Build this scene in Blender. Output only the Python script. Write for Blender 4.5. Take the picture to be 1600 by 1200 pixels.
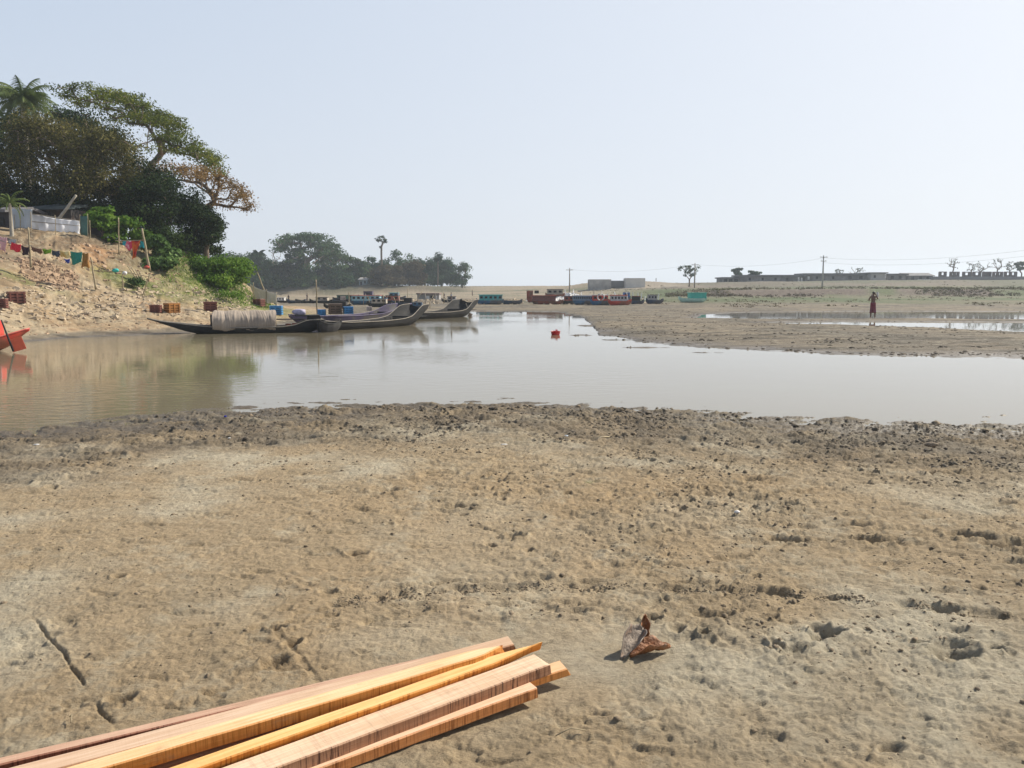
import bpy, math, random
import numpy as np
from mathutils import Vector, Matrix
R = math.radians
for _o in list(bpy.data.objects): bpy.data.objects.remove(_o)
scn = bpy.context.scene
COL = scn.collection
# ------------------------------------------------------------------ camera
H = 1.75
PITCH = math.atan(147/1200)
cam_d = bpy.data.cameras.new('camera'); cam = bpy.data.objects.new('camera', cam_d); COL.objects.link(cam)
cam.location = (0, 0, H); cam.rotation_euler = (R(90)-PITCH, 0, 0)
cam_d.sensor_width = 36; cam_d.lens = 27; cam_d.clip_start = 0.05; cam_d.clip_end = 6000
scn.camera = cam
# ------------------------------------------------------------------ sun, sky
SUN_EL, SUN_AZ = R(41), R(60)          # azimuth measured from +Y (view direction) towards +X
w = bpy.data.worlds.new('World'); scn.world = w; w.use_nodes = True
nt = w.node_tree; nt.nodes.clear()
sky = nt.nodes.new('ShaderNodeTexSky'); sky.sky_type = 'NISHITA'; sky.sun_disc = False
sky.sun_elevation = SUN_EL; sky.sun_rotation = SUN_AZ
sky.air_density = 1.0; sky.dust_density = 4.0; sky.ozone_density = 2.0; sky.altitude = 0
mixn = nt.nodes.new('ShaderNodeMix'); mixn.data_type = 'RGBA'; mixn.inputs[0].default_value = 0.85
_tc = nt.nodes.new('ShaderNodeTexCoord'); _sx = nt.nodes.new('ShaderNodeSeparateXYZ'); _cr = nt.nodes.new('ShaderNodeValToRGB')
nt.links.new(_tc.outputs['Generated'], _sx.inputs[0]); nt.links.new(_sx.outputs[2], _cr.inputs[0])
_e = _cr.color_ramp.elements; _e[0].position = 0; _e[0].color = (.75, .795, .865, 1); _e[1].position = .36; _e[1].color = (.51, .62, .78, 1)
_x = _e.new(.12); _x.color = (.675, .745, .845, 1)
_dt = nt.nodes.new('ShaderNodeVectorMath'); _dt.operation = 'DOT_PRODUCT'; nt.links.new(_tc.outputs['Generated'], _dt.inputs[0])
_dt.inputs[1].default_value = (math.sin(SUN_AZ)*math.cos(SUN_EL), math.cos(SUN_AZ)*math.cos(SUN_EL), math.sin(SUN_EL))
_mr = nt.nodes.new('ShaderNodeMapRange'); _mr.inputs[1].default_value = .0; _mr.inputs[2].default_value = .85; _mr.inputs[4].default_value = .78; nt.links.new(_dt.outputs['Value'], _mr.inputs[0])
_wm = nt.nodes.new('ShaderNodeMix'); _wm.data_type = 'RGBA'; _wm.inputs[7].default_value = (.865, .895, .95, 1)
nt.links.new(_mr.outputs[0], _wm.inputs[0]); nt.links.new(_cr.outputs[0], _wm.inputs[6])
_zr = nt.nodes.new('ShaderNodeValToRGB'); nt.links.new(_sx.outputs[2], _zr.inputs[0]); _e = _zr.color_ramp.elements
_e[0].position = .38; _e[0].color = (1, 1, 1, 1); _e[1].position = 1; _e[1].color = (.12, .17, .26, 1); _x = _e.new(.62); _x.color = (.32, .40, .52, 1)
_mm = nt.nodes.new('ShaderNodeMix'); _mm.data_type = 'RGBA'; _mm.blend_type = 'MULTIPLY'; _mm.inputs[0].default_value = 1
nt.links.new(_wm.outputs[2], _mm.inputs[6]); nt.links.new(_zr.outputs[0], _mm.inputs[7])
_sc = nt.nodes.new('ShaderNodeVectorMath'); _sc.operation = 'SCALE'; _sc.inputs[3].default_value = 9.0
nt.links.new(_mm.outputs[2], _sc.inputs[0]); nt.links.new(_sc.outputs[0], mixn.inputs[7])
bg = nt.nodes.new('ShaderNodeBackground'); bg.inputs[1].default_value = 0.088
wo = nt.nodes.new('ShaderNodeOutputWorld')
nt.links.new(sky.outputs[0], mixn.inputs[6]); nt.links.new(mixn.outputs[2], bg.inputs[0]); nt.links.new(bg.outputs[0], wo.inputs[0])
sd = bpy.data.lights.new('sun', 'SUN'); sd.energy = 4.8; sd.angle = R(0.6); sd.color = (1, 0.93, 0.80)
so = bpy.data.objects.new('sun', sd); COL.objects.link(so)
tosun = Vector((math.sin(SUN_AZ)*math.cos(SUN_EL), math.cos(SUN_AZ)*math.cos(SUN_EL), math.sin(SUN_EL)))
so.rotation_euler = tosun.to_track_quat('Z', 'Y').to_euler(); so.location = (60, 40, 80)
scn.view_settings.view_transform = 'Standard'; scn.view_settings.look = 'None'
scn.view_settings.exposure = 0.42; scn.view_settings.gamma = 1
scn.render.engine = 'CYCLES'
try:
    scn.cycles.max_bounces = 6; scn.cycles.volume_bounces = 1; scn.cycles.transparent_max_bounces = 8
except Exception: pass
# ------------------------------------------------------------------ helpers
rng = np.random.default_rng(7); random.seed(7)
CP, SP = math.cos(PITCH), math.sin(PITCH)
def ray(px, py):
    u = (px-800)/1200; v = (600-py)/1200
    return np.array([u, CP+v*SP, v*CP-SP])
def P(px, py, Y):                    # the world point seen at photo pixel (px, py), at forward distance Y
    d = ray(px, py); s = Y/d[1]; return np.array([0, 0, H])+d*s
def G(px, py, z=0.0):                # ... at height z
    d = ray(px, py); s = (z-H)/d[2]; return np.array([0, 0, H])+d*s
_T = []
for _k in range(6):
    a = np.random.default_rng(100+_k).random((256, 256))*2*math.pi
    _T.append((np.cos(a).astype(np.float32), np.sin(a).astype(np.float32)))
def pn(x, y, seed=0):
    gx, gy = _T[seed % 6]
    x = np.asarray(x, float)+seed*17.3; y = np.asarray(y, float)+seed*9.1
    ix = np.floor(x).astype(int); iy = np.floor(y).astype(int); fx = x-ix; fy = y-iy
    u = fx*fx*fx*(fx*(fx*6-15)+10); v = fy*fy*fy*(fy*(fy*6-15)+10)
    def g(i, j):
        a = (ix+i) & 255; b = (iy+j) & 255
        return gx[a, b]*(fx-i)+gy[a, b]*(fy-j)
    return ((g(0, 0)*(1-u)+g(1, 0)*u)*(1-v)+(g(0, 1)*(1-u)+g(1, 1)*u)*v)*1.4
def fbm(x, y, o=4, seed=0):
    s = 0; a = 1; n = 0
    for k in range(o):
        s = s+a*pn(x*2**k, y*2**k, seed+k); n += a; a *= .5
    return s/n
def ss(a, b, x):
    t = np.clip((x-a)/(b-a), 0, 1); return t*t*(3-2*t)

def link_mesh(name, V, F, mat=None, parent=None, smooth=True, attr=None, loc=None, rotz=0):
    me = bpy.data.meshes.new(name)
    V = np.asarray(V, np.float32)
    if isinstance(F, np.ndarray):
        n = F.shape[1]
        me.vertices.add(len(V)); me.vertices.foreach_set('co', V.ravel())
        me.loops.add(F.size); me.loops.foreach_set('vertex_index', F.ravel().astype(np.int32))
        me.polygons.add(len(F)); me.polygons.foreach_set('loop_start', np.arange(0, F.size, n, dtype=np.int32))
        me.update(calc_edges=True)
    else:
        me.from_pydata([tuple(map(float, v)) for v in V], [], [tuple(map(int, f)) for f in F])
    if smooth: me.polygons.foreach_set('use_smooth', np.ones(len(me.polygons), bool))
    if attr:
        for k, a in attr.items():
            if a.ndim == 1:
                t = me.attributes.new(k, 'FLOAT', 'POINT'); t.data.foreach_set('value', a.astype(np.float32))
            else:
                t = me.attributes.new(k, 'FLOAT_COLOR', 'POINT')
                c = np.ones((len(a), 4), np.float32); c[:, :3] = a; t.data.foreach_set('color', c.ravel())
    me.update()
    o = bpy.data.objects.new(name, me); COL.objects.link(o)
    if mat: me.materials.append(mat)
    if parent is not None: o.parent = parent
    if loc is not None: o.location = tuple(loc)
    if rotz: o.rotation_euler = (0, 0, rotz)
    return o
def tag(o, label, cat, group=None, kind=None):
    o['label'] = label; o['category'] = cat
    if group: o['group'] = group
    if kind: o['kind'] = kind
    return o
def empty(name, loc, rotz=0):
    o = bpy.data.objects.new(name, None); COL.objects.link(o); o.location = tuple(map(float, loc)); o.rotation_euler = (0, 0, rotz)
    o.empty_display_size = .2; return o
def copy_tree(o, parent=None):
    c = o.copy(); COL.objects.link(c)
    if parent is not None: c.parent = parent
    for ch in list(o.children): copy_tree(ch, c)
    return c
class MB:
    """collects verts and faces of one mesh"""
    def __init__(s): s.V = []; s.F = []
    def add(s, V, F):
        b = len(s.V); s.V += [tuple(map(float, v)) for v in V]; s.F += [tuple(int(i)+b for i in f) for f in F]
    def box(s, c, d, rz=0, M=None, taper=1.0):
        x, y, z = d[0]/2, d[1]/2, d[2]/2; V = []
        for k, (i, j, l) in enumerate([(-1,-1,-1),(1,-1,-1),(1,1,-1),(-1,1,-1),(-1,-1,1),(1,-1,1),(1,1,1),(-1,1,1)]):
            t = taper if l > 0 else 1
            p = Vector((i*x*t, j*y*t, l*z))
            p = Matrix.Rotation(rz, 3, 'Z') @ p
            if M: p = M @ p
            V.append((p.x+c[0], p.y+c[1], p.z+c[2]))
        s.add(V, [(0,3,2,1),(4,5,6,7),(0,1,5,4),(1,2,6,5),(2,3,7,6),(3,0,4,7)])
        return s
    def tube(s, pts, rad, n=6, cap=True):
        V, F = tube_arr(pts, rad, n)
        s.add(V, F)
        if cap:
            m = len(pts); b = len(s.V)-m*n
            s.F.append(tuple(b+i for i in range(n))[::-1]); s.F.append(tuple(b+(m-1)*n+i for i in range(n)))
        return s
    def grid(s, pts):
        h, w_ = pts.shape[:2]; V = pts.reshape(-1, 3)
        F = [(i*w_+j, i*w_+j+1, (i+1)*w_+j+1, (i+1)*w_+j) for i in range(h-1) for j in range(w_-1)]
        s.add(V, F); return s
    def build(s, name, mat, parent=None, smooth=False, bevel=0, **k):
        o = link_mesh(name, s.V, s.F, mat, parent, smooth, **k)
        if bevel:
            m = o.modifiers.new('bevel', 'BEVEL'); m.width = bevel; m.segments = 2
        return o
def tube_arr(pts, rad, n=6):
    pts = np.asarray(pts, float); m = len(pts); rad = np.broadcast_to(np.asarray(rad, float), (m,))
    T = np.gradient(pts, axis=0) if m > 1 else np.array([[0, 0, 1.]])
    T /= np.linalg.norm(T, axis=1, keepdims=True)+1e-9
    ref = np.where(np.abs(T[:, 2:3]) > .9, np.array([[1, 0, 0]]), np.array([[0, 0, 1]]))
    if m > 1: ref[:] = ref[0]
    A = np.cross(T, ref); A /= np.linalg.norm(A, axis=1, keepdims=True)+1e-9; B = np.cross(T, A)
    th = np.arange(n)*2*math.pi/n
    V = pts[:, None]+rad[:, None, None]*(np.cos(th)[None, :, None]*A[:, None]+np.sin(th)[None, :, None]*B[:, None])
    F = [(i*n+j, i*n+(j+1) % n, (i+1)*n+(j+1) % n, (i+1)*n+j) for i in range(m-1) for j in range(n)]
    return V.reshape(-1, 3), np.array(F, int)
# ------------------------------------------------------------------ materials
def nodes(mat):
    mat.use_nodes = True; t = mat.node_tree; return t, t.nodes['Principled BSDF']
def mat_simple(name, col, rough=.7, var=.25, scale=8, bump=.3, bscale=None, metal=0, trans=0, stretch=(1, 1, 1), spec=.4, dirt=None):
    m = bpy.data.materials.new(name); t, b = nodes(m); N = t.nodes; L = t.links
    tc = N.new('ShaderNodeTexCoord'); mp = N.new('ShaderNodeMapping'); mp.inputs['Scale'].default_value = stretch
    L.new(tc.outputs['Object'], mp.inputs[0])
    n = N.new('ShaderNodeTexNoise'); n.inputs['Scale'].default_value = scale; n.inputs['Detail'].default_value = 6; n.inputs['Roughness'].default_value = .65
    L.new(mp.outputs[0], n.inputs['Vector'])
    cr = N.new('ShaderNodeValToRGB'); c = np.array(col)
    cr.color_ramp.elements[0].position = .3; cr.color_ramp.elements[1].position = .7
    cr.color_ramp.elements[0].color = (*np.clip(c*(1-var), 0, 1), 1); cr.color_ramp.elements[1].color = (*np.clip(c*(1+var), 0, 1), 1)
    L.new(n.outputs['Fac'], cr.inputs[0]); out = cr.outputs[0]
    if dirt:
        n2 = N.new('ShaderNodeTexNoise'); n2.inputs['Scale'].default_value = scale*.35; n2.inputs['Detail'].default_value = 8
        L.new(mp.outputs[0], n2.inputs['Vector'])
        r2 = N.new('ShaderNodeValToRGB'); r2.color_ramp.elements[0].position = .48; r2.color_ramp.elements[1].position = .62
        L.new(n2.outputs['Fac'], r2.inputs[0])
        mx = N.new('ShaderNodeMix'); mx.data_type = 'RGBA'; mx.inputs[7].default_value = (*dirt, 1)
        L.new(r2.outputs[0], mx.inputs[0]); L.new(out, mx.inputs[6]); out = mx.outputs[2]
    L.new(out, b.inputs['Base Color'])
    b.inputs['Roughness'].default_value = rough; b.inputs['Metallic'].default_value = metal
    b.inputs['Specular IOR Level'].default_value = spec
    if bump:
        bp = N.new('ShaderNodeBump'); bp.inputs['Strength'].default_value = bump; bp.inputs['Distance'].default_value = .02
        n3 = N.new('ShaderNodeTexNoise'); n3.inputs['Scale'].default_value = bscale or scale*3; n3.inputs['Detail'].default_value = 5
        L.new(mp.outputs[0], n3.inputs['Vector']); L.new(n3.outputs['Fac'], bp.inputs['Height']); L.new(bp.outputs[0], b.inputs['Normal'])
    if trans:
        o = N['Material Output']; tr = N.new('ShaderNodeBsdfTranslucent'); ms = N.new('ShaderNodeMixShader'); ms.inputs[0].default_value = trans
        L.new(out, tr.inputs[0]); L.new(b.outputs[0], ms.inputs[1]); L.new(tr.outputs[0], ms.inputs[2]); L.new(ms.outputs[0], o.inputs[0])
    return m
def mat_leaf(name, c1, c2, c3=None, scale=.35, trans=.3):
    """foliage: colours scattered per leaf (attribute v) and per clump (object noise)"""
    m = bpy.data.materials.new(name); t, b = nodes(m); N = t.nodes; L = t.links
    at = N.new('ShaderNodeAttribute'); at.attribute_name = 'v'
    tc = N.new('ShaderNodeTexCoord'); n = N.new('ShaderNodeTexNoise'); n.inputs['Scale'].default_value = scale; n.inputs['Detail'].default_value = 3
    L.new(tc.outputs['Object'], n.inputs['Vector'])
    ad = N.new('ShaderNodeMath'); ad.operation = 'MULTIPLY_ADD'; ad.inputs[1].default_value = .55
    sb = N.new('ShaderNodeMath'); sb.operation = 'MULTIPLY_ADD'; sb.inputs[1].default_value = 1.6; sb.inputs[2].default_value = -.55
    L.new(n.outputs['Fac'], sb.inputs[0]); L.new(at.outputs['Fac'], ad.inputs[0]); L.new(sb.outputs[0], ad.inputs[2])
    cr = N.new('ShaderNodeValToRGB'); e = cr.color_ramp.elements
    e[0].position = .1; e[0].color = (*c1, 1); e[1].position = .6; e[1].color = (*c2, 1)
    if c3: x = e.new(.9); x.color = (*c3, 1)
    L.new(ad.outputs[0], cr.inputs[0]); L.new(cr.outputs[0], b.inputs['Base Color'])
    b.inputs['Roughness'].default_value = .7; b.inputs['Specular IOR Level'].default_value = .08
    o = N['Material Output']; tr = N.new('ShaderNodeBsdfTranslucent'); ms = N.new('ShaderNodeMixShader'); ms.inputs[0].default_value = trans
    L.new(cr.outputs[0], tr.inputs[0]); L.new(b.outputs[0], ms.inputs[1]); L.new(tr.outputs[0], ms.inputs[2]); L.new(ms.outputs[0], o.inputs[0])
    return m
# ================================================================== TERRAIN
_cols = [  # photo column, near shore Y, far shore Y, six land knots, five far knots
 (-500, 8.9, 19.0, [(22,.4),(25,1.3),(28,2.4),(31,3.6),(34,4.8),(37,5.2)], [(120,6),(160,6),(200,6),(300,6),(1500,6)]),
 (0,    9.7, 25.0, [(27,.3),(30,1.15),(33,2.0),(36,3.1),(39,4.4),(41,5.0)], [(120,6),(160,6),(200,6),(300,6),(1500,6)]),
 (130, 10.5, 28.4, [(31,.35),(33,.85),(36,1.7),(39,3.0),(41,4.1),(43.5,4.9)], [(120,6),(160,6),(200,6),(300,6),(1500,6)]),
 (200, 10.8, 29.6, [(33,.45),(35.5,.9),(38,1.6),(41,2.6),(43,3.6),(46,4.4)], [(120,5.5),(160,5.5),(200,5.5),(300,6),(1500,6)]),
 (300, 11.1, 31.5, [(35,.4),(38,.8),(41,1.4),(44,2.1),(47,3.1),(50,4.0)], [(110,4.4),(160,4.4),(200,4.6),(300,5),(1500,5)]),
 (380, 11.3, 34.5, [(38,.35),(42,.7),(46,1.2),(50,1.9),(53,2.3),(58,1.6)], [(110,.6),(190,.6),(200,1.5),(210,3.0),(1500,4)]),
 (440, 11.5, 38.0, [(42,.25),(48,.5),(53,.6),(57,.5),(62,.4),(90,.2)], [(190,.3),(198,.5),(206,2.2),(214,3.1),(1500,4)]),
 (520, 11.7, 45.0, [(48,.12),(54,.18),(60,.15),(70,.18),(85,.2),(100,.25)], [(190,.3),(198,.5),(206,2.2),(214,3.1),(1500,4)]),
 (640, 11.8, 60.0, [(63,.1),(66,.13),(72,.2),(80,.3),(90,.3),(105,.4)], [(190,.5),(199,.9),(208,2.2),(225,3.0),(1500,3.4)]),
 (740, 11.8, 64.0, [(66,.1),(69,.13),(74,.18),(80,.25),(90,.3),(105,.4)], [(185,.6),(205,1.1),(225,2.0),(250,2.9),(1500,2.5)]),
 (870, 11.7, 61.0, [(63,.06),(65,.09),(68,.12),(73,.15),(82,.22),(105,.35)], [(165,.7),(190,1.5),(215,2.3),(250,3.1),(1500,2.5)]),
 (905, 11.6, 52.0, [(54,.05),(56,.06),(60,.08),(68,.12),(80,.22),(105,.38)], [(155,.8),(180,1.6),(205,2.6),(240,3.1),(1500,2.5)]),
 (935, 11.5, 30.0, [(33,.04),(38,.07),(45,.09),(62,.10),(80,.22),(105,.42)], [(145,.9),(170,1.6),(200,2.7),(230,3.2),(1500,2.6)]),
 (1000,11.3, 25.5, [(28,.06),(34,.13),(45,.12),(62,.10),(80,.28),(105,.5)], [(135,.9),(150,1.5),(190,2.6),(215,3.4),(1500,3)]),
 (1130,10.9, 22.8, [(25,.07),(30,.16),(45,.12),(62,.09),(80,.28),(108,.55)], [(123,.8),(127,1.75),(170,2.45),(195,3.8),(1500,4)]),
 (1300,10.5, 21.0, [(23,.08),(27,.18),(38,.13),(62,.09),(80,.28),(110,.6)], [(121,.8),(125,1.85),(165,2.5),(190,3.9),(1500,4.2)]),
 (1600, 9.9, 19.6, [(22,.08),(25,.18),(33,.12),(62,.09),(80,.3),(110,.65)], [(120,.9),(126,1.8),(160,2.6),(185,4.3),(1500,4.6)]),
 (2200, 8.9, 18.0, [(20,.08),(24,.18),(30,.12),(62,.09),(80,.3),(110,.65)], [(120,.9),(126,1.8),(160,2.6),(185,4.3),(1500,4.6)]),
]
_U = np.array([(c[0]-800)/1200 for c in _cols])
_K = []
for c in _cols:
    yn, yf = c[1], c[2]
    _K.append([(-60, .6), (0, .235), (6, .15), (yn-1, .035), (yn, .0), (yn+1.3, -.05), (yn+3.2, -.35), (yf-2, -.3), (yf, 0)]+c[3]+c[4])
_KY = np.array([[k[0] for k in c] for c in _K], float); _KZ = np.array([[k[1] for k in c] for c in _K], float)
def profile(X, Y):
    X = np.asarray(X, float); Y = np.asarray(Y, float)
    u = X/np.maximum(Y, 6)
    out = np.full(X.shape, _KZ[0, 0]); ky0 = np.interp(u, _U, _KY[:, 0]); kz0 = np.interp(u, _U, _KZ[:, 0])
    for k in range(1, _KY.shape[1]):
        ky = np.interp(u, _U, _KY[:, k]); kz = np.interp(u, _U, _KZ[:, k])
        t = np.clip((Y-ky0)/np.maximum(ky-ky0, 1e-3), 0, 1)
        if k >= 9: t = t*.5+.5*t*t*(3-2*t)
        out = np.where(Y >= ky0, kz0+(kz-kz0)*t, out)
        ky0, kz0 = ky, kz
    return out
def near_shore(X, Y): return np.interp(X/np.maximum(Y, 6), _U, _KY[:, 4])
def far_shore(X, Y): return np.interp(X/np.maximum(Y, 6), _U, _KY[:, 8])
def poly_sd(X, Y, pts):              # signed distance, negative inside
    X = np.asarray(X); Y = np.asarray(Y)
    pts = np.asarray(pts)[:, :2]; d = np.full(X.shape, 1e9); ins = np.zeros(X.shape, bool); n = len(pts)
    for i in range(n):
        a = pts[i]; b = pts[(i+1) % n]; e = b-a
        t = np.clip(((X-a[0])*e[0]+(Y-a[1])*e[1])/(e@e), 0, 1)
        d = np.minimum(d, np.hypot(X-a[0]-t*e[0], Y-a[1]-t*e[1]))
        c = ((a[1] > Y) != (b[1] > Y)); xx = (b[0]-a[0])*(Y-a[1])/((b[1]-a[1])+1e-12)+a[0]
        ins ^= c & (X < xx)
    return np.where(ins, -d, d)
POOL1 = [G(1178,505.5), G(1230,503.5), G(1330,502.5), G(1450,503), G(1600,504), G(2300,506), G(2300,545), G(1900,531), G(1600,520.5), G(1500,515), G(1350,509.5), G(1260,507.5)]
POOL2 = [G(1085,498), G(1100,491), G(1180,488), G(1350,486.5), G(1600,487), G(2300,487), G(2300,500), G(1600,500), G(1400,498.5), G(1300,499), G(1180,499.5)]
MOUNDS = [(P(905,445,190), 12, 7, .6), (P(960,440,190), 15, 7, .75), (P(1008,440,190), 10, 6, .6), (P(835,447,230), 9, 6, .5), (P(888,470,97), 3.2, 2.2, .75), (P(1190,440,182), 9, 6, .5),
          (P(660,450,205), 6, 4, 1.0), (P(706,450,207), 8, 4, 1.0), (P(578,450,208), 4, 3, .8), (P(480,450,207), 14, 5, .8), (P(300,398,46), 3, 2.5, .5), (P(1360,458,122), 10, 3, .5)]
SPITS = [(G(903,524), 1.0, .5, .025), (G(925,509), 1.1, .9, .03), (G(850,496), 2.6, .6, .01), (G(900,491), 2.6, .9, .02), (G(960,531), 1.2, .35, .02), (G(1010,543), 1.5, .3, .015), (G(1100,551), 1.6, .25, .012)]
def base_h(X, Y):
    X = np.asarray(X, float); Y = np.asarray(Y, float)
    z = profile(X, Y)
    for c, sx, sy, a in MOUNDS:
        z = z+a*np.exp(-((X-c[0])/sx)**2-((Y-c[1])/sy)**2)
    land = ss(.25, 1.5, z)*ss(20, 30, Y)
    left = land*ss(-.22, -.34, X/np.maximum(Y, 6))*ss(70, 55, Y)
    z = z+left*(.30*fbm(X*.35, Y*.35, 4, 1)+.10*(1-2*np.abs(fbm(X*1.1+Y*.3, Y*1.3, 3, 2))))
    z = z+.45*fbm(X*.03, Y*.03, 4, 3)*ss(100, 150, Y)*ss(-.3, 0, X/np.maximum(Y, 6)+.28)
    far = ss(15, 22, Y)*(1-left)
    z = z+.05*fbm(X*.35, Y*.22, 4, 0)*ss(14, 6, np.abs(X-7))*ss(24, 29, Y)*ss(68, 58, Y)
    z = z+far*(.045*fbm(X*.25, Y*.25, 4, 4)+.03*fbm(X*.8, Y*.8, 3, 5))
    for c, sx, sy, a in SPITS:
        z = np.maximum(z, a-.07*(((X-c[0])/sx)**2+((Y-c[1])/sy)**2)+.05*fbm(X*1.3, Y*.8, 3, 2))
    near = ss(14, 9, Y)
    z = z+near*(.035*fbm(X*.35, Y*.35, 3, 2)+.05*fbm(X*.12+4, Y*.12, 2, 0)*ss(0, 6, Y))
    m = (Y > 25) & (Y < 80) & (X > 3)
    if np.any(m):
        Xm, Ym = X[m], Y[m]; s = np.minimum(poly_sd(Xm, Ym, POOL1), poly_sd(Xm, Ym, POOL2))+.28*fbm(Xm*.4, Ym*.9, 4, 3)
        z[m] = np.minimum(z[m], np.where(s < 0, np.clip(s*.14, -.25, 0), s*.07))
    return z
_LX = np.concatenate([np.arange(-90, 60, .5)]); _LY = np.arange(24, 62, .25); _LG = base_h(*np.meshgrid(_LX, _LY))
def hzv(x, y):                       # quick lookup over the left bank and mid field
    x = np.asarray(x, float); y = np.asarray(y, float); i = np.clip((y-24)/.25, 0, len(_LY)-1.001); j = np.clip((x+90)/.5, 0, len(_LX)-1.001)
    i0 = i.astype(int); j0 = j.astype(int); a = i-i0; b = j-j0
    return (_LG[i0, j0]*(1-a)*(1-b)+_LG[i0, j0+1]*(1-a)*b+_LG[i0+1, j0]*a*(1-b)+_LG[i0+1, j0+1]*a*b)
def hz(x, y): return float(base_h(np.array([x], float), np.array([y], float))[0])
def onG(px, py, z0=0.3):             # the ground point seen at a photo pixel (near-to-far march along the ray)
    d = ray(px, py); Ys = np.concatenate([np.arange(1.5, 70, .1), np.arange(70, 300, .5)])
    X = d[0]/d[1]*Ys; Z = H+d[2]/d[1]*Ys; h = np.maximum(base_h(X, Ys), 0)
    i = np.argmax(h >= Z) if np.any(h >= Z) else len(Ys)-1
    return np.array([X[i], Ys[i], h[i]])
# rows and columns of the one ground sheet
rows = [-6.0, -3, -1, 0, .6, 1.0, 1.2]
while rows[-1] < 12.5: rows.append(rows[-1]+max(.007, .0036*rows[-1]))
while rows[-1] < 75: rows.append(rows[-1]*1.0055)
while rows[-1] < 260: rows.append(rows[-1]*1.012)
while rows[-1] < 1500: rows.append(rows[-1]*1.05)
rows = np.array(rows)
uc = np.concatenate([np.linspace(-1.6, -.62, 70)[:-1], np.linspace(-.62, .62, 1000), np.linspace(.62, 1.6, 70)[1:]])
APEX = 1.2
YY = np.repeat(rows[:, None], len(uc), 1); XX = uc[None]*(np.maximum(YY, 0)+APEX)
# keep the sheet under the view: columns fan out slightly faster than the frame
Z = base_h(XX, YY)
u_ = XX/np.maximum(YY, 6); ysn = near_shore(XX, YY); ysf = far_shore(XX, YY)
dist_sh = ysn-YY                       # metres on the camera's side of the near shoreline
nearm = (YY < ysn+2.2)
# trampled clods near the shore and on the right, smoother crust at the left
band = ss(4.6, 2.2, dist_sh+1.3*fbm(XX*.5, YY*.5, 3, 1))*ss(-.1, .5, dist_sh)
side = ss(-.45, .25, u_+.25*fbm(XX*.4, YY*.4, 2, 4))*(.45+.4*ss(3.2, 6.5, YY)+.3*np.clip(fbm(XX*.6, YY*.8, 2, 0)*2, -1, 1))
rough = np.clip(band*(.35+.65*ss(-.62, -.15, u_))+.38*side+.12, 0, 1)*ss(-.2, .15, dist_sh)
patch = ss(-.05, .35, fbm(XX*.8, YY*.8, 3, 0))
bill = lambda x, y, o, s: 1-2*np.abs(fbm(x, y, o, s))
mic = rough*(.030*np.minimum(bill(XX*2.6, YY*3.8, 3, 1), .35)*(.35+.65*patch)+.026*fbm(XX*6, YY*9, 3, 3)-.010*bill(XX*13, YY*17, 2, 5))
wx = XX+.25*fbm(XX*2.1, YY*2.1, 3, 0); wy = YY+.25*fbm(XX*2.1+9, YY*2.1, 3, 1)
mic += band*(.045*np.clip(fbm(wx*2.6, wy*3.6, 4, 5)*2.4, -1, 1)+.028*(ss(-.06, .10, fbm(wx*5.5, wy*7.5, 3, 2))-.5)+.012*bill(XX*13, YY*15, 2, 3))*(.35+.65*ss(-.2, .25, fbm(XX*.9, YY*1.3, 2, 4)))
mic += (.3+.7*side)*.016*fbm(XX*14, YY*17, 3, 2)+.006*fbm(XX*34, YY*40, 2, 0)
sc_ = ss(.12, .38, fbm(XX*2.3, YY*4.2, 4, 3)); mic += sc_*(.35+.65*side)*.020*bill(XX*8, YY*13, 3, 4)
mic += .010*fbm(XX*1.6, YY*2.2, 3, 5)
flk = (.010*ss(-.02, .05, fbm(wx*6, wy*8, 4, 1))+.006*ss(-.02, .04, fbm(wx*13, wy*16, 3, 4))+.014*ss(.02, .12, fbm(wx*2.7, wy*3.6, 4, 2)))*(.25+.75*side)
mic += flk*ss(-.1, .3, dist_sh)
mic *= .8
mic -= (.012*ss(.20, .32, fbm(XX*6, YY*13, 3, 0))*(.25+.75*side)+.008*ss(.22, .34, fbm(XX*19, YY*34, 2, 5))*(.5+.5*side)+.014*ss(.26, .36, fbm(XX*3+5, YY*7, 4, 3)))*ss(0, .5, dist_sh)
pl = ss(.75, .35, np.abs((XX+.75)*.53-(YY-2.55)*.85)/.6)*ss(.9, .5, XX)*ss(3.6, 3.3, YY); mic = mic*(1-.85*pl)-.012*pl
mic *= ss(-2.2, -.3, dist_sh); mic += .035*ss(-1.8, -.6, dist_sh)*ss(1.2, .1, dist_sh)*ss(-.6, -.25, u_)*np.clip(fbm(XX*1.5, YY*3.4, 4, 2)*2.2-.15, -1, 1)
far = (YY > ysn+4)
lf = ss(-.22, -.34, u_)*ss(70, 55, YY)*ss(.1, .6, Z)
micf = (1-lf)*(.028*fbm(XX*1.6, YY*2.4, 4, 1)-.03*ss(.2, .32, fbm(XX*1.1, YY*2.2, 3, 5)))+lf*(.10*bill(XX*1.7, YY*1.7, 3, 4)-.04+.05*fbm(XX*5, YY*5, 2, 2))
micf *= 1+ss(90, 160, YY)*2
Z = Z+np.where(nearm, mic, 0)+np.where(far, micf*ss(-.3, .05, Z), 0)
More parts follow.
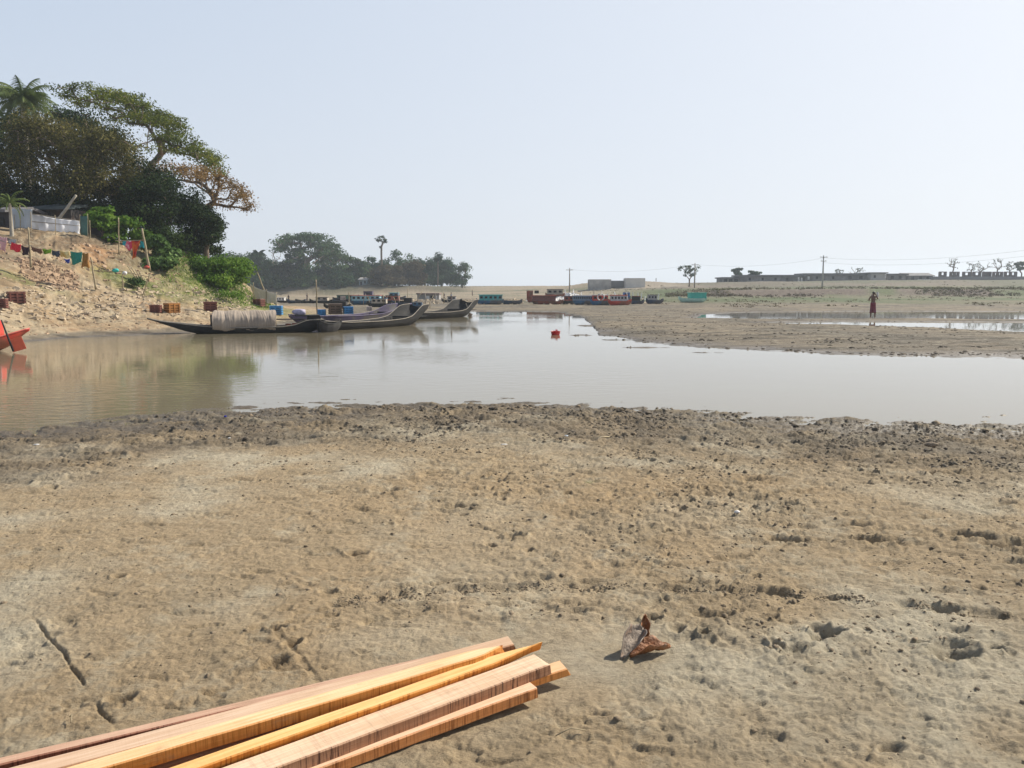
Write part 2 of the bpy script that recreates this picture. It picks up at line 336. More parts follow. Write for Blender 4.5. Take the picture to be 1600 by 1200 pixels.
# foot and hoof prints
nrow = np.searchsorted(rows, 13)
def dent(x, y, ang, a, b, depth, rim=.35):
    i0, i1 = np.searchsorted(rows, [y-1.9*max(a, b), y+1.9*max(a, b)])
    if i1-i0 < 2: return
    X = XX[i0:i1]; Y = YY[i0:i1]
    c, s_ = math.cos(ang), math.sin(ang); dx = X-x; dy = Y-y
    wob = 1+.7*fbm(X*7+x*3, Y*11, 3, 3)
    r = np.hypot((dx*c+dy*s_)/a, (-dx*s_+dy*c)/b)*wob
    Z[i0:i1] += -depth*ss(1.05, .35, r)*(1+.4*fbm(X*9, Y*16, 2, 1))+depth*rim*np.exp(-((r-1.2)/.22)**2)
rg = np.random.default_rng(21)
n_ = 0
while n_ < 260:
    y = rg.uniform(3.2, 10.8); x = rg.uniform(-.72, .8)*(y+.6)
    u = x/max(y, 2); wgt = .12+.75*float(ss(-.35, .3, np.array(u)))+.35*(y > 6)
    cl = float(ss(-.1, .4, fbm(np.array([x*.7]), np.array([y*.7]), 2, 1))[0])
    if rg.random() > wgt*(.25+cl): continue
    n_ += 1
    if rg.random() < .45: dent(x, y, rg.uniform(-.6, .6), rg.uniform(.10, .14), rg.uniform(.045, .06), rg.uniform(.012, .032))
    else: dent(x, y, rg.uniform(0, 3), rg.uniform(.03, .055), rg.uniform(.025, .045), rg.uniform(.02, .05), .25)
for px, py, a, b, dp, an in [(806,833,.07,.05,.06,0),(432,987,.05,.035,.05,.2),(432,1042,.07,.03,.05,.4),(1101,992,.035,.03,.08,0),(1208,965,.04,.02,.03,.3),(1300,930,.08,.03,.035,-.2),
                             (190,1098,.06,.035,.03,.3),(1480,945,.09,.035,.04,-.1),(558,866,.06,.035,.04,0),(1275,982,.06,.03,.03,.4),(1240,1020,.1,.04,.03,.4),(1490,1020,.13,.09,.05,.5),
                             (1370,842,.16,.06,.05,0),(1340,818,.12,.05,.04,.2),(1520,838,.15,.07,.05,-.4),(610,765,.14,.06,.04,0),(720,789,.16,.06,.05,0),(460,1010,.05,.04,.035,.8),
                             (1020,967,.05,.03,.04,.2),(1390,1180,.05,.03,.03,.2),(1180,745,.2,.09,.05,.1),(1470,735,.2,.08,.06,.1),(1230,840,.16,.06,.05,-.2),(1580,850,.2,.08,.06,0)]:
    g = G(px, py, .18); dent(g[0], g[1], an, a, b, dp)
def track(pts, wd, depth, tread=0, ridge=0):
    pts = np.array([G(*p, .18)[:2] for p in pts])
    i0, i1 = np.searchsorted(rows, [pts[:, 1].min()-.4, pts[:, 1].max()+.4])
    X = XX[i0:i1]; Y = YY[i0:i1]; d = np.full(X.shape, 9.); al = np.zeros(X.shape); acc = 0
    for a, b in zip(pts[:-1], pts[1:]):
        e = b-a; L = np.hypot(*e); t = np.clip(((X-a[0])*e[0]+(Y-a[1])*e[1])/(L*L), 0, 1)
        dd = np.hypot(X-a[0]-t*e[0], Y-a[1]-t*e[1]); m = dd < d; d = np.where(m, dd, d); al = np.where(m, acc+t*L, al); acc += L
    brk = ss(-.35, .1, fbm(al*2.5, d*3, 3, 2))
    Z[i0:i1] += ss(wd, wd*.5, d)*brk*(-depth+tread*np.sin(al*130)+ridge*fbm(X*13, Y*24, 3, 4))
track([(530,945),(620,930),(720,918),(850,912),(960,912),(1080,916),(1200,922),(1330,932),(1430,942),(1560,956)], .07, .026, 0, .03)
track([(560,930),(700,906),(850,902),(1000,903),(1150,908)], .02, .022)
track([(42,958),(60,975),(80,1002),(100,1022),(108,1042),(128,1066),(135,1084),(150,1104),(158,1120),(178,1137)], .009, .016, 0, .01)
track([(405,965),(450,1010),(500,1075)], .02, .01)
track([(100,1118),(180,1112),(260,1108),(330,1118)], .006, .006)
track([(100,1124),(180,1119),(260,1115),(330,1124)], .006, .006)
track([(500,990),(620,965),(760,945),(900,940)], .035, .012, 0, .03)
track([(300,1010),(400,985),(520,965)], .035, .01, 0, .03)
# --- material colour of the ground (albedo, no light in it)
def c3(r, g, b): return np.array([r, g, b])
Cc = np.zeros(XX.shape+(3,)); nb = lambda s, sd_, o=4: fbm(XX*s, YY*s, o, sd_)[..., None]
mix = lambda a, b, m: a*(1-m)+b*m
S3 = lambda a: a[..., None]
dry = mix(c3(.335,.253,.155), c3(.405,.35,.255), ss(-.15, .3, nb(.7, 2)))
dry = mix(dry, c3(.335,.238,.135), .65*ss(.0, .4, nb(.33, 5))*S3(ss(1.5, 3, dist_sh)))
dry = mix(dry, c3(.30,.235,.15), .55*ss(.05, .35, nb(1.7, 1)))
dry = mix(dry, c3(.23,.178,.11), .6*S3(rough)*ss(-.3, .2, nb(3.0, 4)))
wetm = S3(ss(.085, .02, Z+.02*nb(1.5, 3)[..., 0]))
wetm = np.maximum(wetm*.95, S3(band)*(.55+.45*ss(-.2, .3, nb(1.1, 2)))*.85)
Cc = mix(dry, c3(.088,.071,.052), wetm*.92)
greenish = S3(ss(.25, 0, np.hypot((XX-G(905,755,.15)[0])/1.2, (YY-G(905,755,.15)[1])/.7)))
Cc = mix(Cc, c3(.25,.27,.10), greenish*.55*ss(0, .4, nb(6, 2)))
isfar = S3(YY > ysn+3)
bar = mix(c3(.175,.143,.102), c3(.130,.112,.085), ss(-.2, .3, nb(.25, 1)))
bar = mix(bar, c3(.225,.18,.122), .6*ss(-.1, .3, nb(.12, 3)))
bar = mix(bar, c3(.15,.13,.11), S3(ss(.07, .015, Z)))
bar = mix(bar, c3(.075,.063,.048), .85*ss(.05, .22, fbm(XX*.25, YY*1.2, 4, 4)[..., None]))
gr = S3(ss(76, 95, YY+10*nb(.05, 2)[..., 0])*ss(-.05, .12, u_))
grass_c = mix(c3(.062,.090,.028), c3(.135,.122,.07), ss(-.3, .3, nb(.05, 5)))
bar = mix(bar, grass_c, gr)
bar = mix(bar, mix(c3(.12,.09,.07), c3(.08,.10,.035), ss(0, .3, nb(.08, 3))), S3(ss(116, 121, YY)*ss(134, 127, YY)*ss(.18, .25, u_)))
bar = mix(bar, mix(c3(.15,.122,.092), c3(.10,.10,.058), ss(-.2, .25, nb(.045, 1))), S3(ss(140, 172, YY)*ss(.0, .1, u_)))
sandf = mix(c3(.27,.215,.15), c3(.13,.13,.075), ss(0, .35, fbm(XX*.04, YY*.15, 3, 2)[..., None]))
bar = mix(bar, c3(.26,.215,.165), S3(ss(24, 12, np.hypot(XX-P(962,440,185)[0], (YY-183)*1.3))))
bar = mix(bar, sandf, S3(ss(100, 140, YY)*ss(.20, .08, u_)))
bar = mix(bar, mix(c3(.09,.085,.05), c3(.15,.12,.08), ss(-.2, .3, nb(.08, 2))), S3(ss(197, 203, YY+4*nb(.06, 1)[..., 0])*ss(-.04, -.075, u_)))
Cc = mix(Cc, bar, isfar)
lfm = S3(ss(-.2, -.28, u_)*ss(75, 60, YY)*ss(.08, .2, Z)*(YY > ysf))
bch = mix(c3(.40,.31,.20), c3(.34,.24,.14), ss(-.2, .3, nb(.5, 1)))
bch = mix(bch, c3(.155,.108,.065), .85*S3(ss(2.5, 3.5, Z))*ss(-.3, .12, fbm(XX*.5, YY*.5+Z*.6, 4, 3)[..., None]))
bch = mix(bch, c3(.42,.22,.10), .6*ss(.1, .4, nb(.3, 4)))
gp = np.exp(-((XX-P(345,450,44)[0])/4.0)**2-((YY-46)/5.)**2)*1.2+np.exp(-((XX-P(215,440,40)[0])/2.2)**2-((YY-39.5)/1.3)**2)+np.exp(-((XX-P(60,425,36)[0])/3)**2-((YY-34.4)/.8)**2)*.6
bch = mix(bch, mix(c3(.10,.13,.03), c3(.22,.22,.07), ss(-.3, .3, nb(1.2, 2))), S3(np.clip(gp*1.3+.35*fbm(XX, YY, 3, 1)-.15, 0, .9)))
bch = mix(bch, c3(.17,.145,.12), S3(ss(.20, .05, Z))*.9)
bch = bch*(1-.35*ss(.0, .3, nb(2.5, 5)))*(1-.25*ss(-.1, .3, nb(.8, 1)))
Cc = mix(Cc, bch, lfm)
Cc = np.clip(Cc*(1+.16*nb(5, 1, 3)), 0.01, 1)
wet = np.clip(ss(.05, .0, Z)+.25*wetm[..., 0], 0, 1)
wet = np.where(YY > 100, 0, wet)
nr, nc = XX.shape; I = np.arange(nr*nc).reshape(nr, nc)
F = np.stack([I[:-1, :-1], I[:-1, 1:], I[1:, 1:], I[1:, :-1]], -1).reshape(-1, 4)
gm = bpy.data.materials.new('ground_mud'); t, b = nodes(gm); N = t.nodes; L = t.links
at = N.new('ShaderNodeAttribute'); at.attribute_name = 'col'; aw = N.new('ShaderNodeAttribute'); aw.attribute_name = 'wet'
tc = N.new('ShaderNodeTexCoord')
def tn(scale, det=6, rgh=.6, vec=None, dist=0):
    n = N.new('ShaderNodeTexNoise'); n.inputs['Scale'].default_value = scale; n.inputs['Detail'].default_value = det; n.inputs['Roughness'].default_value = rgh
    n.inputs['Distortion'].default_value = dist; L.new(vec or tc.outputs['Object'], n.inputs['Vector']); return n
n1 = tn(22, 8, .7); mr = N.new('ShaderNodeMapRange'); mr.inputs[1].default_value = .3; mr.inputs[2].default_value = .72; mr.inputs[3].default_value = .72; mr.inputs[4].default_value = 1.22
L.new(n1.outputs['Fac'], mr.inputs[0])
mm = N.new('ShaderNodeMix'); mm.data_type = 'RGBA'; mm.blend_type = 'MULTIPLY'; mm.inputs[0].default_value = 1
def fleck(scale, lo, hi, amt, rot, prev):
    mq = N.new('ShaderNodeMapping'); mq.inputs['Scale'].default_value = (1, 1.9, 1); mq.inputs['Rotation'].default_value = (0, 0, rot); L.new(tc.outputs['Object'], mq.inputs[0])
    q = tn(scale, 5, .8, mq.outputs[0], .3); r_ = N.new('ShaderNodeMapRange'); r_.inputs[1].default_value = lo; r_.inputs[2].default_value = hi; r_.inputs[4].default_value = amt; L.new(q.outputs['Fac'], r_.inputs[0])
    x = N.new('ShaderNodeMix'); x.data_type = 'RGBA'; x.inputs[7].default_value = (.095, .072, .045, 1); L.new(r_.outputs[0], x.inputs[0]); L.new(prev, x.inputs[6]); return x.outputs[2]
L.new(at.outputs['Color'], mm.inputs[6]); L.new(mr.outputs[0], mm.inputs[7])
n5 = tn(3.2, 8, .75); mr5 = N.new('ShaderNodeMapRange'); mr5.inputs[1].default_value = .52; mr5.inputs[2].default_value = .66; mr5.inputs[4].default_value = .5
L.new(n5.outputs['Fac'], mr5.inputs[0])
m5 = N.new('ShaderNodeMix'); m5.data_type = 'RGBA'; m5.inputs[7].default_value = (.42, .375, .28, 1)
sub = N.new('ShaderNodeMath'); sub.operation = 'SUBTRACT'; sub.use_clamp = True; L.new(mr5.outputs[0], sub.inputs[0]); L.new(aw.outputs['Fac'], sub.inputs[1])
L.new(sub.outputs[0], m5.inputs[0]); L.new(mm.outputs[2], m5.inputs[6]); L.new(fleck(7, .60, .66, .55, .1, fleck(24, .60, .67, .6, -.2, m5.outputs[2])), b.inputs['Base Color'])
rr = N.new('ShaderNodeMapRange'); rr.inputs[3].default_value = .95; rr.inputs[4].default_value = .5; L.new(aw.outputs['Fac'], rr.inputs[0]); L.new(rr.outputs[0], b.inputs['Roughness'])
b.inputs['Specular IOR Level'].default_value = .3
n2 = tn(60, 7, .75); n3 = tn(9, 8, .7, dist=.1)
mus = N.new('ShaderNodeMapping'); mus.inputs['Scale'].default_value = (1, 2.2, 1); mus.inputs['Rotation'].default_value = (0, 0, .25); L.new(tc.outputs['Object'], mus.inputs[0])
n4 = tn(17, 8, .72, mus.outputs[0], .2)
b1 = N.new('ShaderNodeBump'); b1.inputs['Strength'].default_value = .75; b1.inputs['Distance'].default_value = .012; L.new(n2.outputs['Fac'], b1.inputs['Height'])
b2 = N.new('ShaderNodeBump'); b2.inputs['Strength'].default_value = .6; b2.inputs['Distance'].default_value = .03; L.new(n3.outputs['Fac'], b2.inputs['Height']); L.new(b1.outputs[0], b2.inputs['Normal'])
b3 = N.new('ShaderNodeBump'); b3.inputs['Strength'].default_value = .6; b3.inputs['Distance'].default_value = .02; L.new(n4.outputs['Fac'], b3.inputs['Height']); L.new(b2.outputs[0], b3.inputs['Normal'])
L.new(b3.outputs[0], b.inputs['Normal'])
g_ = link_mesh('ground', np.stack([XX, YY, Z], -1).reshape(-1, 3), F, gm, attr={'col': Cc.reshape(-1, 3), 'wet': wet.ravel()})
g_['kind'] = 'structure'; g_['label'] = 'trampled brown river mud, sandy bank and grassy flats'
Zmesh = Z
def top_z(x, y):                      # height of the finished sheet at a point
    i = min(max(np.searchsorted(rows, y), 1), nr-1); j = int(np.argmin(np.abs(XX[i]-x))); return float(Zmesh[i, j])
# ------------------------------------------------------------------ water
wm = bpy.data.materials.new('river_water'); t, b = nodes(wm); N = t.nodes; L = t.links
b.inputs['Base Color'].default_value = (.205, .175, .118, 1); b.inputs['Roughness'].default_value = .03; b.inputs['IOR'].default_value = 1.333
tc = N.new('ShaderNodeTexCoord')
def wmap(sx, sy, rz=0):
    m = N.new('ShaderNodeMapping'); m.inputs['Scale'].default_value = (sx, sy, 1); m.inputs['Rotation'].default_value = (0, 0, rz); L.new(tc.outputs['Object'], m.inputs[0]); return m
def wn(m, s, d=3):
    n = N.new('ShaderNodeTexNoise'); n.inputs['Scale'].default_value = s; n.inputs['Detail'].default_value = d; L.new(m.outputs[0], n.inputs['Vector']); return n
na = wn(wmap(1, 2.0, .25), 2.6, 4); nb_ = wn(wmap(1, 1.6, -.3), .5, 2)
msk = wn(wmap(1, 1), .09, 2); mr = N.new('ShaderNodeMapRange'); mr.inputs[1].default_value = .45; mr.inputs[2].default_value = .62; mr.inputs[3].default_value = .12; mr.inputs[4].default_value = 1
L.new(msk.outputs['Fac'], mr.inputs[0])
sx = N.new('ShaderNodeSeparateXYZ'); L.new(tc.outputs['Object'], sx.inputs[0])
mrx = N.new('ShaderNodeMapRange'); mrx.inputs[1].default_value = 4; mrx.inputs[2].default_value = -5; mrx.inputs[3].default_value = .04; mrx.inputs[4].default_value = 1; L.new(sx.outputs[0], mrx.inputs[0])
mu = N.new('ShaderNodeMath'); mu.operation = 'MULTIPLY'; L.new(mr.outputs[0], mu.inputs[0]); L.new(mrx.outputs[0], mu.inputs[1])
b1 = N.new('ShaderNodeBump'); b1.inputs['Distance'].default_value = .02; L.new(na.outputs['Fac'], b1.inputs['Height'])
m2 = N.new('ShaderNodeMath'); m2.operation = 'MULTIPLY'; m2.inputs[1].default_value = .9; L.new(mu.outputs[0], m2.inputs[0]); L.new(m2.outputs[0], b1.inputs['Strength'])
b2 = N.new('ShaderNodeBump'); b2.inputs['Distance'].default_value = .01; b2.inputs['Strength'].default_value = .12; L.new(nb_.outputs['Fac'], b2.inputs['Height']); L.new(b1.outputs[0], b2.inputs['Normal'])
L.new(b2.outputs[0], b.inputs['Normal'])
wv = [(-60, 3, 0), (60, 3, 0), (110, 112, 0), (-60, 112, 0)]
wo_ = link_mesh('water', wv, [(0, 1, 2, 3)], wm, smooth=False); wo_['kind'] = 'structure'; wo_['label'] = 'calm muddy river water with shallow pools'

# crumbs and clods lying loose on the mud
def crumbs(name, label, x, y, s, z, mat, seed, flat=.6):
    rg = np.random.default_rng(seed); n = len(x)
    base = np.array([(1,0,0),(0,1,0),(-1,0,0),(0,-1,0),(0,0,1),(.6,.6,.55),(-.6,.6,.6),(-.6,-.6,.5),(.6,-.6,.6)], float)
    tri = np.array([(0,5,8),(0,1,5),(1,6,5),(1,2,6),(2,7,6),(2,3,7),(3,8,7),(3,0,8),(4,5,6),(4,6,7),(4,7,8),(4,8,5)])
    V = base[None]*(1+.35*rg.uniform(-1, 1, (n, 9, 3))); V *= s[:, None, None]; V[..., 1] *= rg.uniform(.5, 1, (n, 1)); V[..., 2] *= flat*rg.uniform(.5, 1.3, (n, 1))
    a = rg.uniform(0, 6.283, (n, 1)); c, q = np.cos(a), np.sin(a); X = V[..., 0]*c-V[..., 1]*q; Y = V[..., 0]*q+V[..., 1]*c
    V = np.stack([X+x[:, None], Y+y[:, None], V[..., 2]+z[:, None]-.1*s[:, None]], -1).reshape(-1, 3)
    F = (tri[None]+9*np.arange(n)[:, None, None]).reshape(-1, 3)
    o = link_mesh(name, V, F, mat, smooth=False); tag(o, label, 'clods', kind='stuff'); return o
def zlook(x, y):
    i = np.clip(np.searchsorted(rows, y), 1, nr-1); t_ = (y-rows[i-1])/(rows[i]-rows[i-1]); uu = x/(np.maximum(y, 0)+APEX); j = np.clip(np.searchsorted(uc, uu), 1, nc-1)
    return np.where(t_ > .5, Zmesh[i, j], Zmesh[i-1, j])
rg = np.random.default_rng(66); n = 150000
y = 1.9+9.6*rg.random(n)**.75; x = rg.uniform(-.75, .85, n)*(y+.5); u = x/np.maximum(y, 2); d_ = near_shore(x, y)-y
dens = (.06+.15*ss(-.4, .3, u)+.62*ss(4.6, 1.4, d_)*ss(-.1, .4, d_)*(.12+.88*ss(-.55, -.15, u))*ss(-.22, .22, fbm(x*1.3+7, y*2.6, 3, 0)))*(.10+1.15*ss(-.08, .3, fbm(x*.8, y*1.2, 4, 1)))*ss(3, 6, y+2)
pk = (np.abs((x+.75)*.53-(y-2.55)*.85) < .55) & (x < 1.0) & (y < 3.5)
k = (rg.random(n) < dens*.75) & ~pk & (d_ > -.3); x, y = x[k], y[k]; d_ = d_[k]
s = (.006+.015*rg.random(len(x))**3)*(1+1.0*(d_ < 3.4)*rg.random(len(x))**2)*(.6+y/12)
CL1 = mat_simple('mud_crumb', (.21, .16, .105), .95, .35, 12, .5); CL3 = mat_simple('dry_crumb', (.26, .20, .135), .95, .3, 12, .5); CL2 = mat_simple('dark_wet_crumb', (.125, .10, .072), .9, .35, 12, .5)
w_ = (d_ < 3.4) & (rg.random(len(x)) < .8)
crumbs('mud_crumbs', 'dry brown crumbs and clods scattered over the near mud', x[~w_], y[~w_], s[~w_], zlook(x[~w_], y[~w_]), CL1, 1)
crumbs('wet_clods', 'dark churned clods along the near waterline', x[w_], y[w_], s[w_], zlook(x[w_], y[w_]), CL2, 2, .5)
rp = np.array([G(*q, .18)[:2] for q in [(530,945),(620,930),(720,918),(850,912),(960,912),(1080,916),(1200,922),(1330,932),(1430,942),(1560,956)]]); tt = rg.random(2600)*(len(rp)-1.001); i_ = tt.astype(int); fr = (tt-i_)[:, None]; q_ = rp[i_]*(1-fr)+rp[i_+1]*fr+rg.normal(0, 1, (2600, 2))*np.array([.04, .035]); kk = fbm(q_[:, 0]*3, q_[:, 1]*3, 3, 2) > -.12; q_ = q_[kk]
crumbs('rut_crumbs', 'line of crumbled mud along the long shallow wheel rut', q_[:, 0], q_[:, 1], .003+.008*rg.random(len(q_))**2, zlook(q_[:, 0], q_[:, 1]), CL1, 5, .5)
n = 60000; y = rg.uniform(18, 64, n); x = rg.uniform(-.02, .95, n)*y; z = base_h(x, y); k = (z > .005) & (rg.random(n) < .02+.5*ss(.1, .3, fbm(x*.2, y*.9, 4, 4))+.25*ss(.05, .01, z)); x, y, z = x[k], y[k], z[k]
crumbs('bar_clods', 'dark clods and ridges on the mud bar across the water', x, y, .02+.07*rg.random(len(x))**2, z, CL2, 3, .45)
# ================================================================== TREES AND PLANTS
BARK = mat_simple('bark', (.17, .13, .095), .9, .35, 6, .6)
BARK_PALE = mat_simple('bark_pale', (.36, .32, .26), .9, .25, 6, .5)
L_OLIVE = mat_leaf('leaf_olive', (.034, .037, .012), (.095, .090, .026), (.22, .19, .06), .5)
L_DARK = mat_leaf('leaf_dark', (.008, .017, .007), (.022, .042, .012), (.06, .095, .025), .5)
L_RAIN = mat_leaf('leaf_rain', (.04, .06, .012), (.12, .15, .022), (.25, .26, .045), .4)
L_ORANGE = mat_leaf('leaf_dry', (.10, .07, .025), (.24, .145, .05), (.42, .28, .13), .6)
L_BRIGHT = mat_leaf('leaf_bright', (.05, .11, .015), (.12, .22, .03), (.24, .34, .06), .7, .4)
L_FAR = mat_leaf('leaf_far', (.025, .052, .018), (.055, .105, .036), (.10, .165, .055), .12)
L_FARD = mat_leaf('leaf_far_dark', (.015, .038, .020), (.036, .078, .036), (.065, .12, .052), .12)
L_FARB = mat_leaf('leaf_far_brown', (.045, .038, .024), (.085, .07, .038), (.13, .10, .05), .12)
def skeleton(root, fork, targets, r0, rg, sag=0.0, up=.25, nseg=5, jit=.06):
    """grow limbs from the fork to the targets; returns tube arrays for the wood"""
    pts = [np.array(root), np.array(root)*.6+np.array(fork)*.4+rg.normal(0, jit*.6, 3), np.array(fork)]
    nodes_ = [(pts[0], -1), (pts[1], 0), (pts[2], 1)]
    T = sorted([np.array(t_) for t_ in targets], key=lambda t_: np.linalg.norm(t_-pts[2]))
    for tg in T:
        best, bi = 1e9, 2
        dt = np.linalg.norm(tg-pts[2])
        for i, (p, _) in enumerate(nodes_):
            if i < 2: continue
            dn = np.linalg.norm(p-pts[2])
            if dn > dt: continue
            dd = np.linalg.norm(tg-p)+.28*dn
            if dd < best: best, bi = dd, i
        a = nodes_[bi][0]; L_ = np.linalg.norm(tg-a); k = max(2, min(nseg, int(L_/ .5))); par = bi
        mid = (a+tg)/2+np.array([0, 0, up*L_])*(.5 if bi == 2 else .2)+rg.normal(0, jit*L_, 3)
        for q in range(1, k+1):
            s = q/k; p = (1-s)**2*a+2*s*(1-s)*mid+s*s*tg+(rg.normal(0, jit*L_*.25, 3) if q < k else 0)
            nodes_.append((p, par)); par = len(nodes_)-1
    cnt = np.zeros(len(nodes_)); ch = [0]*len(nodes_)
    for p, q in nodes_:
        if q >= 0: ch[q] += 1
    for i in range(len(nodes_)-1, 0, -1):
        if ch[i] == 0: cnt[i] += 1
        cnt[nodes_[i][1]] += cnt[i]
    n = max(cnt[0], 1); V = []; F = []
    for i in range(1, len(nodes_)):
        p, q = nodes_[i]; a = nodes_[q][0]; ra = r0*(cnt[q]/n)**.48 if q > 0 else r0*1.25; rb = r0*(cnt[i]/n)**.48
        if q >= 2: ra = min(ra, rb*1.25)
        v, f = tube_arr([a, p], [ra, rb], 7 if rb > r0*.3 else 4); F.append(f+sum(len(x) for x in V)); V.append(v)
    return np.concatenate(V), np.concatenate(F)
def leaves(centers, crad, n_per, size, rg, flat=.7, aspect=.5, droop=0.0):
    """leaf-sized faces scattered through clumps"""
    C_ = np.repeat(np.asarray(centers), n_per, 0); cr = np.repeat(np.broadcast_to(crad, (len(centers),)), n_per)
    d = rg.normal(0, 1, C_.shape); d /= np.linalg.norm(d, axis=1, keepdims=True)
    rr_ = rg.random(len(C_))**.45
    off = d*(rr_*cr)[:, None]; off[:, 2] *= flat
    pos = C_+off
    nrm = d*.8+rg.normal(0, .7, d.shape)+np.array([0, 0, .5]); nrm /= np.linalg.norm(nrm, axis=1, keepdims=True)
    a = np.cross(nrm, rg.normal(0, 1, d.shape)); a /= np.linalg.norm(a, axis=1, keepdims=True); a[:, 2] -= droop; b_ = np.cross(nrm, a)
    s = size*(.6+.8*rg.random(len(C_)))[:, None]
    V = np.stack([pos-a*s*.5, pos+b_*s*aspect*.5, pos+a*s*.5+nrm*s*.12, pos-b_*s*aspect*.5], 1).reshape(-1, 3)
    F = np.arange(len(V)).reshape(-1, 4); v = np.repeat(rg.random(len(C_)), 4)
    return V, F, v
def tree(name, label, base, blobs, leafmat, fork=None, r0=.25, csize=.9, n_per=60, leaf=.2, seed=1, bark=None, flat=.65, shell=.35, group=None, cat='tree', sag=0, up=.25, wood=True, aspect=.5, lean=(0, 0)):
    """blobs: (dx, dy, z, rx, ry, rz, clumps) about the base"""
    rg = np.random.default_rng(seed); base = np.array(base, float); o = empty(name, base); tag(o, label, cat, group)
    cs = []
    for (dx, dy, z, rx, ry, rz_, n) in blobs:
        d = rg.normal(0, 1, (n, 3)); d /= np.linalg.norm(d, axis=1, keepdims=True); r = shell+(1-shell)*rg.random(n)**.5
        low = d[:, 2] < -.45; d[low, 2] *= -.4
        cs.append(np.array([dx, dy, z])+d*r[:, None]*np.array([rx, ry, rz_]))
    cs = np.concatenate(cs)
    if fork is None: fork = (lean[0], lean[1], cs[:, 2].min()*.55)
    if wood:
        V, F = skeleton((0, 0, -.3), fork, cs[:140] if len(cs) > 140 else cs, r0, rg, sag, up)
        link_mesh('trunk', V, F, bark or BARK, o)
    V, F, v = leaves(cs, csize*(.65+.7*rg.random(len(cs))), n_per, leaf, rg, flat, aspect)
    link_mesh('crown', V, F, leafmat, o, smooth=False, attr={'v': v})
    return o
def at(px, py, Y):                   # a base point under the photo pixel: x, y from the pixel, z on the ground
    p = P(px, py, Y); return (p[0], p[1], hz(p[0], p[1]))
def blob(px, py, Y, rpx, rpy, n, base, depth=None):    # an ellipsoid of crown seen at a photo pixel, relative to a base
    c = P(px, py, Y)-np.array(base); k = Y/1200
    return (c[0], c[1], c[2], rpx*k, (depth or rpx*k*.8), rpy*k, n)
# ---- the wooded knoll at the left
b0 = at(120, 355, 48)
tree('broadleaf_tree', 'tall spreading rain tree with an open green umbrella crown above the wooded bank', (P(175, 300, 60)[0], 60, hz(P(175,300,60)[0], 60)),
     [], L_RAIN) if False else None
def rain_crown(name, label, base, top_pts, Y, r0, leafm, csize, n_per, leaf, seed, fork_px, depth=5, group=None, arc=None):
    """umbrella crown: flat clumps along a dome whose outline is given in photo pixels"""
    rg = np.random.default_rng(seed); base = np.array(base, float); o = empty(name, base); tag(o, label, 'tree', group); cs = []
    for (px, py, n, sp, spv) in top_pts:
        for _ in range(n):
            yy = Y+rg.normal(0, depth*.55); p = P(px+rg.normal(0, sp), py+rg.normal(0, spv)+abs(yy-Y)*1.2, Y); p[1] = yy; cs.append(p-base)
    cs = np.array(cs); f = P(fork_px[0], fork_px[1], Y)-base
    V, F = skeleton((0, 0, -.3), f, cs, r0, rg, 0, .12, 6, .05); link_mesh('trunk', V, F, BARK, o)
    V, F, v = leaves(cs, csize*(.7+.6*rg.random(len(cs))), n_per, leaf, rg, .38, .5); link_mesh('crown', V, F, leafm, o, smooth=False, attr={'v': v})
    return o
bx_ = P(205, 330, 58)[0]
rain_crown('rain_tree', 'tall rain tree with open green umbrella crown over the left bank, bare limbs below', (bx_, 58, hz(bx_, 58)),
    [(190,168,6,18,6),(240,190,6,18,8),(135,158,8,8,4),(160,150,12,10,4),(185,150,12,10,5),(210,158,14,10,6),(235,172,14,10,7),(255,190,14,10,8),(275,208,14,9,9),(295,228,12,8,9),(310,240,10,8,9),(325,245,9,7,6),(120,160,3,6,5),(215,185,8,16,8),(175,172,8,14,6),(340,262,6,6,6),(255,225,6,12,8)],
    58, .22, L_RAIN, .85, 115, .16, 5, (222, 285), 3.4)
b = at(110, 350, 50)
tree('broadleaf_tree', 'broad olive brown tree with hanging dry foliage behind the white tarpaulin fence', b,
     [blob(95,235,50,62,42,46,b,3), blob(170,250,50,48,50,44,b,3), blob(60,215,50,35,32,22,b,2.5), blob(130,290,49,60,32,34,b,3), blob(210,285,50,24,38,14,b,2), blob(40,275,50,38,36,18,b,3)],
     L_OLIVE, r0=.3, csize=.95, n_per=190, leaf=.155, seed=11, flat=.9, fork=(.4, 0, 2.2))
b = at(20, 350, 55)
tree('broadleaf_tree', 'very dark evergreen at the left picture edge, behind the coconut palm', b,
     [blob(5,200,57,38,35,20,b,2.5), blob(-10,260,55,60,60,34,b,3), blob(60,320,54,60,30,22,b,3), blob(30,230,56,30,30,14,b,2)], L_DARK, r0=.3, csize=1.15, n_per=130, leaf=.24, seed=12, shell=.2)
b = at(125, 350, 60)
tree('broadleaf_tree', 'dark green tree filling the gap between palm and rain tree', b,
     [blob(115,200,62,38,30,24,b,2.5), blob(95,182,62,14,12,7,b,1.5), blob(160,225,62,35,35,20,b,3), blob(140,260,60,50,50,20,b,3)], L_DARK, r0=.28, csize=1.1, n_per=120, leaf=.22, seed=13, shell=.2)
b = at(245, 385, 50)
tree('broadleaf_tree', 'dark leafy tree with dense low crown behind the red and orange laundry', b,
     [blob(250,320,50,42,48,44,b,2.5), blob(215,350,49,36,40,34,b,2), blob(285,335,50,32,45,34,b,2.5), blob(235,275,51,20,20,12,b,2), blob(175,340,50,32,28,20,b,2), blob(265,372,49,36,22,20,b,2)],
     L_DARK, r0=.22, csize=.85, n_per=170, leaf=.17, seed=14, shell=.25, fork=(0, 0, .8))
b = at(300, 388, 53)
